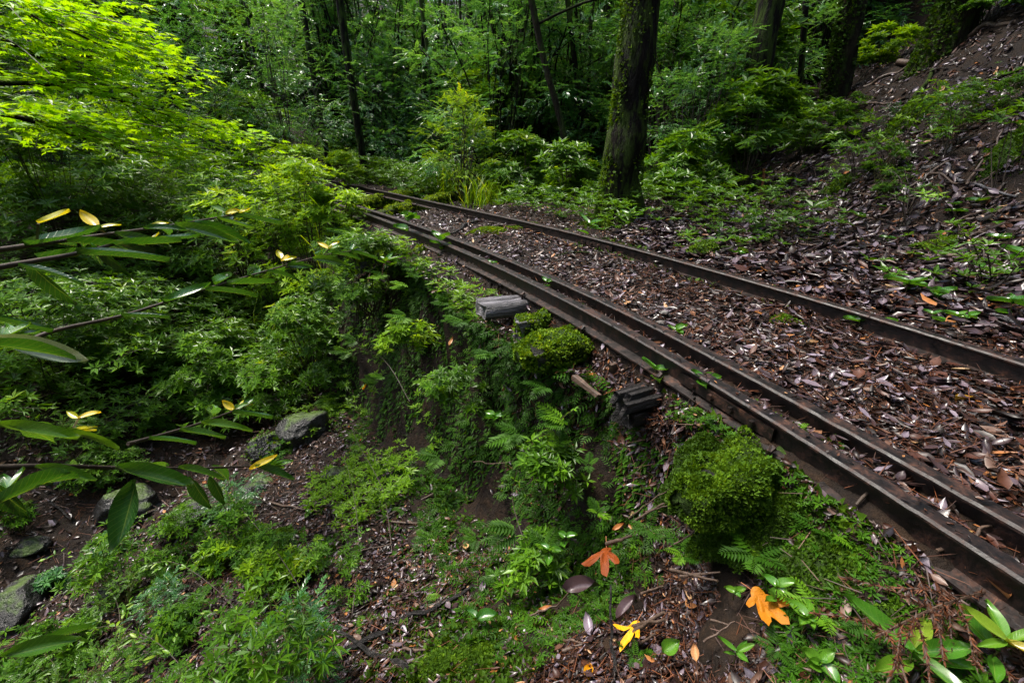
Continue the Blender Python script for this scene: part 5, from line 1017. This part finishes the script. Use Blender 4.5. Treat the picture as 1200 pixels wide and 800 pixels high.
# ---------------------------------------------------------------- dead cedar twigs (brown, scaly)
def cedar(u, v, label, L, az, nb, seed, el=0., m='needle', dense=1.):
    p = hit(u, v) + A_(0, 0, .012); r = np.random.default_rng(seed); t = thing('dead_cedar_twig', label, 'twig', tuple(p)); ax = A_(math.sin(az), math.cos(az), el); main = smooth_line([A_(0, 0, 0), ax * L * .5 + A_(0, 0, .012), ax * L], 10); lines = [(main, .0018)]
    for k in range(nb):
        i = r.integers(1, 9); a2 = az + r.choice([-1, 1]) * r.uniform(.3, .9); e = main[i] + A_(math.sin(a2), math.cos(a2), el + r.uniform(-.3, .15)) * L * r.uniform(.3, .6); lines.append((smooth_line([main[i], (main[i] + e) / 2 + A_(0, 0, .008), e], 10), .0011))
    st = []; P, D = [], []
    for ln, rd in lines:
        st += tube(ln, rd, 4); k = int(90 * dense); q = r.uniform(0, 8.99, k); i = q.astype(int); f = (q - i)[:, None]; P.append(ln[i] * (1 - f) + ln[i + 1] * f); tg = norm(ln[i + 1] - ln[i]); D.append(norm(tg * 1. + r.normal(0, .6, (k, 3))))
    P, D = np.concatenate(P), np.concatenate(D); part('stem', st, [M['dead']], t)
    part('needles', [inst(T([(-.11, 0, 0), (.11, 0, 0), (0, 1, 0), (0, .2, .14)], [(0, 1, 2), (0, 2, 3), (1, 3, 2)]), P, frames(D, rdir(len(P))), r.uniform(.007, .013, len(P)), r.uniform(.2, 1., len(P)), 0)], [M[m]], t, kind='stuff')
cedar(1050, 650, 'brown dead cedar twig drooping over the moss below the rail', .15, 2.9, 9, 1, -.25)
cedar(1150, 700, 'long brown cedar twig lying towards the right edge on moss', .22, -1.9, 9, 2, .05)
cedar(800, 385, 'russet cedar twig lying across the inner rail', .24, 1.75, 10, 3, .02)
cedar(850, 402, 'russet cedar twig stretched over the bed beside the inner rail', .24, 1.9, 10, 4)
cedar(760, 350, 'dull brown cedar twig on the bed behind the inner rail', .2, 1.2, 8, 5)
cedar(470, 300, 'brown cedar twig hanging off the end of the near rails', .26, -2.4, 10, 6, -.3)
cedar(980, 640, 'thin dead cedar twig hanging beside the rounded stub', .10, 3.0, 3, 7, -.6)
cedar(1040, 190, 'brown cedar litter high on the hillside', .4, 1.2, 10, 8, .3)
cedar(810, 520, 'thin reddish twig under the near rail', .10, 2.6, 5, 9, -.3)

# ---------------------------------------------------------------- sticks, roots and fallen branches
def stick(u0, v0, u1, v1, r_, label, m='dead', bend=.04, lift=.012, seed=0, name='stick', cat='stick'):
    a, b = hit(u0, v0), hit(u1, v1); t = np.linspace(0, 1, 9)[:, None]; q = a * (1 - t) + b * t; L = np.linalg.norm(b - a); rs = np.random.default_rng(seed); z = height(q[:, 0], q[:, 1], False); q[:, 2] = np.maximum(q[:, 2] * .4 + z * .6, z) + lift + r_ * .5; q[1:-1] += rs.normal(0, bend * L * .25, (7, 3)) * A_(1, 1, .4)
    solo(name, [(x[0] - a, *x[1:]) for x in tube(smooth_line(q, 22), np.linspace(r_, r_ * .55, 22), 8, .25, seed)], [M[m]], label, cat, None, True, tuple(a))
for i, q in enumerate([(1000, 170, 1120, 130, .012, 'dark root winding over the upper hillside', 'bark'), (1090, 90, 1030, 175, .018, 'root running down from the very thick trunk', 'bark'), (985, 130, 940, 200, .014, 'root running down from the mossy hillside trunk', 'bark'), (1110, 160, 1199, 140, .014, 'half-buried grey branch high at the right edge', 'dead'), (1080, 200, 1190, 235, .010, 'grey branch lying across the right side of the hillside', 'wood'), (930, 225, 1040, 262, .009, 'brown branch low on the hillside', 'dead'), (1130, 262, 1199, 240, .009, 'short grey branch at the right edge of the hillside', 'dead'), (1050, 82, 1190, 30, .035, 'thick grey fallen branch high on the hillside', 'dead'), (1010, 110, 1100, 62, .02, 'brown fallen branch below the thick grey one', 'dead'), (940, 150, 1060, 118, .016, 'pale stick crossing the upper hillside', 'dead'), (1090, 125, 1200, 85, .02, 'dark root across the upper right hillside', 'bark'), (1050, 300, 1200, 308, .012, 'straight stick lying on the flat behind the far rail', 'dead'), (900, 285, 830, 300, .014, 'dark stick on the flat behind the far rail', 'bark'), (1100, 350, 1200, 385, .012, 'grey stick near the right edge behind the far rail', 'wood'), (480, 790, 400, 745, .009, 'dark branch piece on the slope at the bottom', 'rot'), (395, 775, 555, 690, .010, 'long dark rotten branch lying up the litter slope', 'rot'), (720, 790, 715, 690, .004, 'thin dark twig below the broad wet leaf', 'rot'),
     (960, 385, 985, 425, .002, 'thin pale twig on the bed before the far rail', 'dead'), (690, 300, 650, 305, .007, 'short mossy stick on the bed near the far rail', 'bark_green'), (560, 262, 520, 282, .012, 'dark branch lying on the far part of the bed', 'rot'), (620, 262, 560, 268, .006, 'thin brown stick on the far part of the bed', 'dead'), (555, 548, 625, 535, .002, 'thin brown twig sticking from the wall', 'dead'), (310, 590, 375, 602, .006, 'brown stick resting by the boulders', 'dead'), (320, 528, 358, 455, .004, 'thin bare root hanging over the boulders', 'twig'), (60, 590, 85, 612, .006, 'short dark stick on the brown stone', 'rot'), (1030, 240, 1120, 195, .012, 'grey stick slanting up the hillside', 'dead'), (900, 180, 990, 140, .012, 'pale thin stick before the hillside trunks', 'dead'), (1120, 230, 1180, 150, .010, 'bent twig on the upper right slope', 'dead'), (930, 330, 1010, 345, .005, 'thin twig on the shoulder behind the far rail', 'dead'), (1000, 600, 1060, 560, .003, 'dark twig leaning against the near rail', 'twig'), (1090, 660, 1195, 610, .003, 'pale grass-like twig across the near rail at the right', 'dead')]): stick(*q, seed=700 + i)
p = hit(889, 228); solo('stick', tube(smooth_line([A_(0, 0, 0), A_(.02, 0, .12), A_(.0, 0, .24)], 8), .012, 6, .2, 3), [M['peel']], 'short bare orange stick standing at the foot of the hillside', 'stick', loc=tuple(p))
rg = np.random.default_rng(77)
for i in range(84):
    if i % 3: u, v = rg.uniform(850, 1190), rg.uniform(120, 330)
    else: u, v = rg.uniform(420, 840), rg.uniform(600, 790)
    du = rg.uniform(15, 60); sl_ = rg.uniform(-.7, .3)
    st_ = stick(u, v, min(u + du, 1199), v + du * sl_, rg.uniform(.002, .006) * (1.6 if v < 240 else 1), 'thin brown twig scattered in the leaf litter', 'dead', seed=800 + i)
for o in bpy.data.objects:
    if o.get('label') == 'thin brown twig scattered in the leaf litter': o['group'] = 'thin twigs scattered in the leaf litter'
print('done', time.time() - T0, sum(len(m.polygons) for m in bpy.data.meshes))
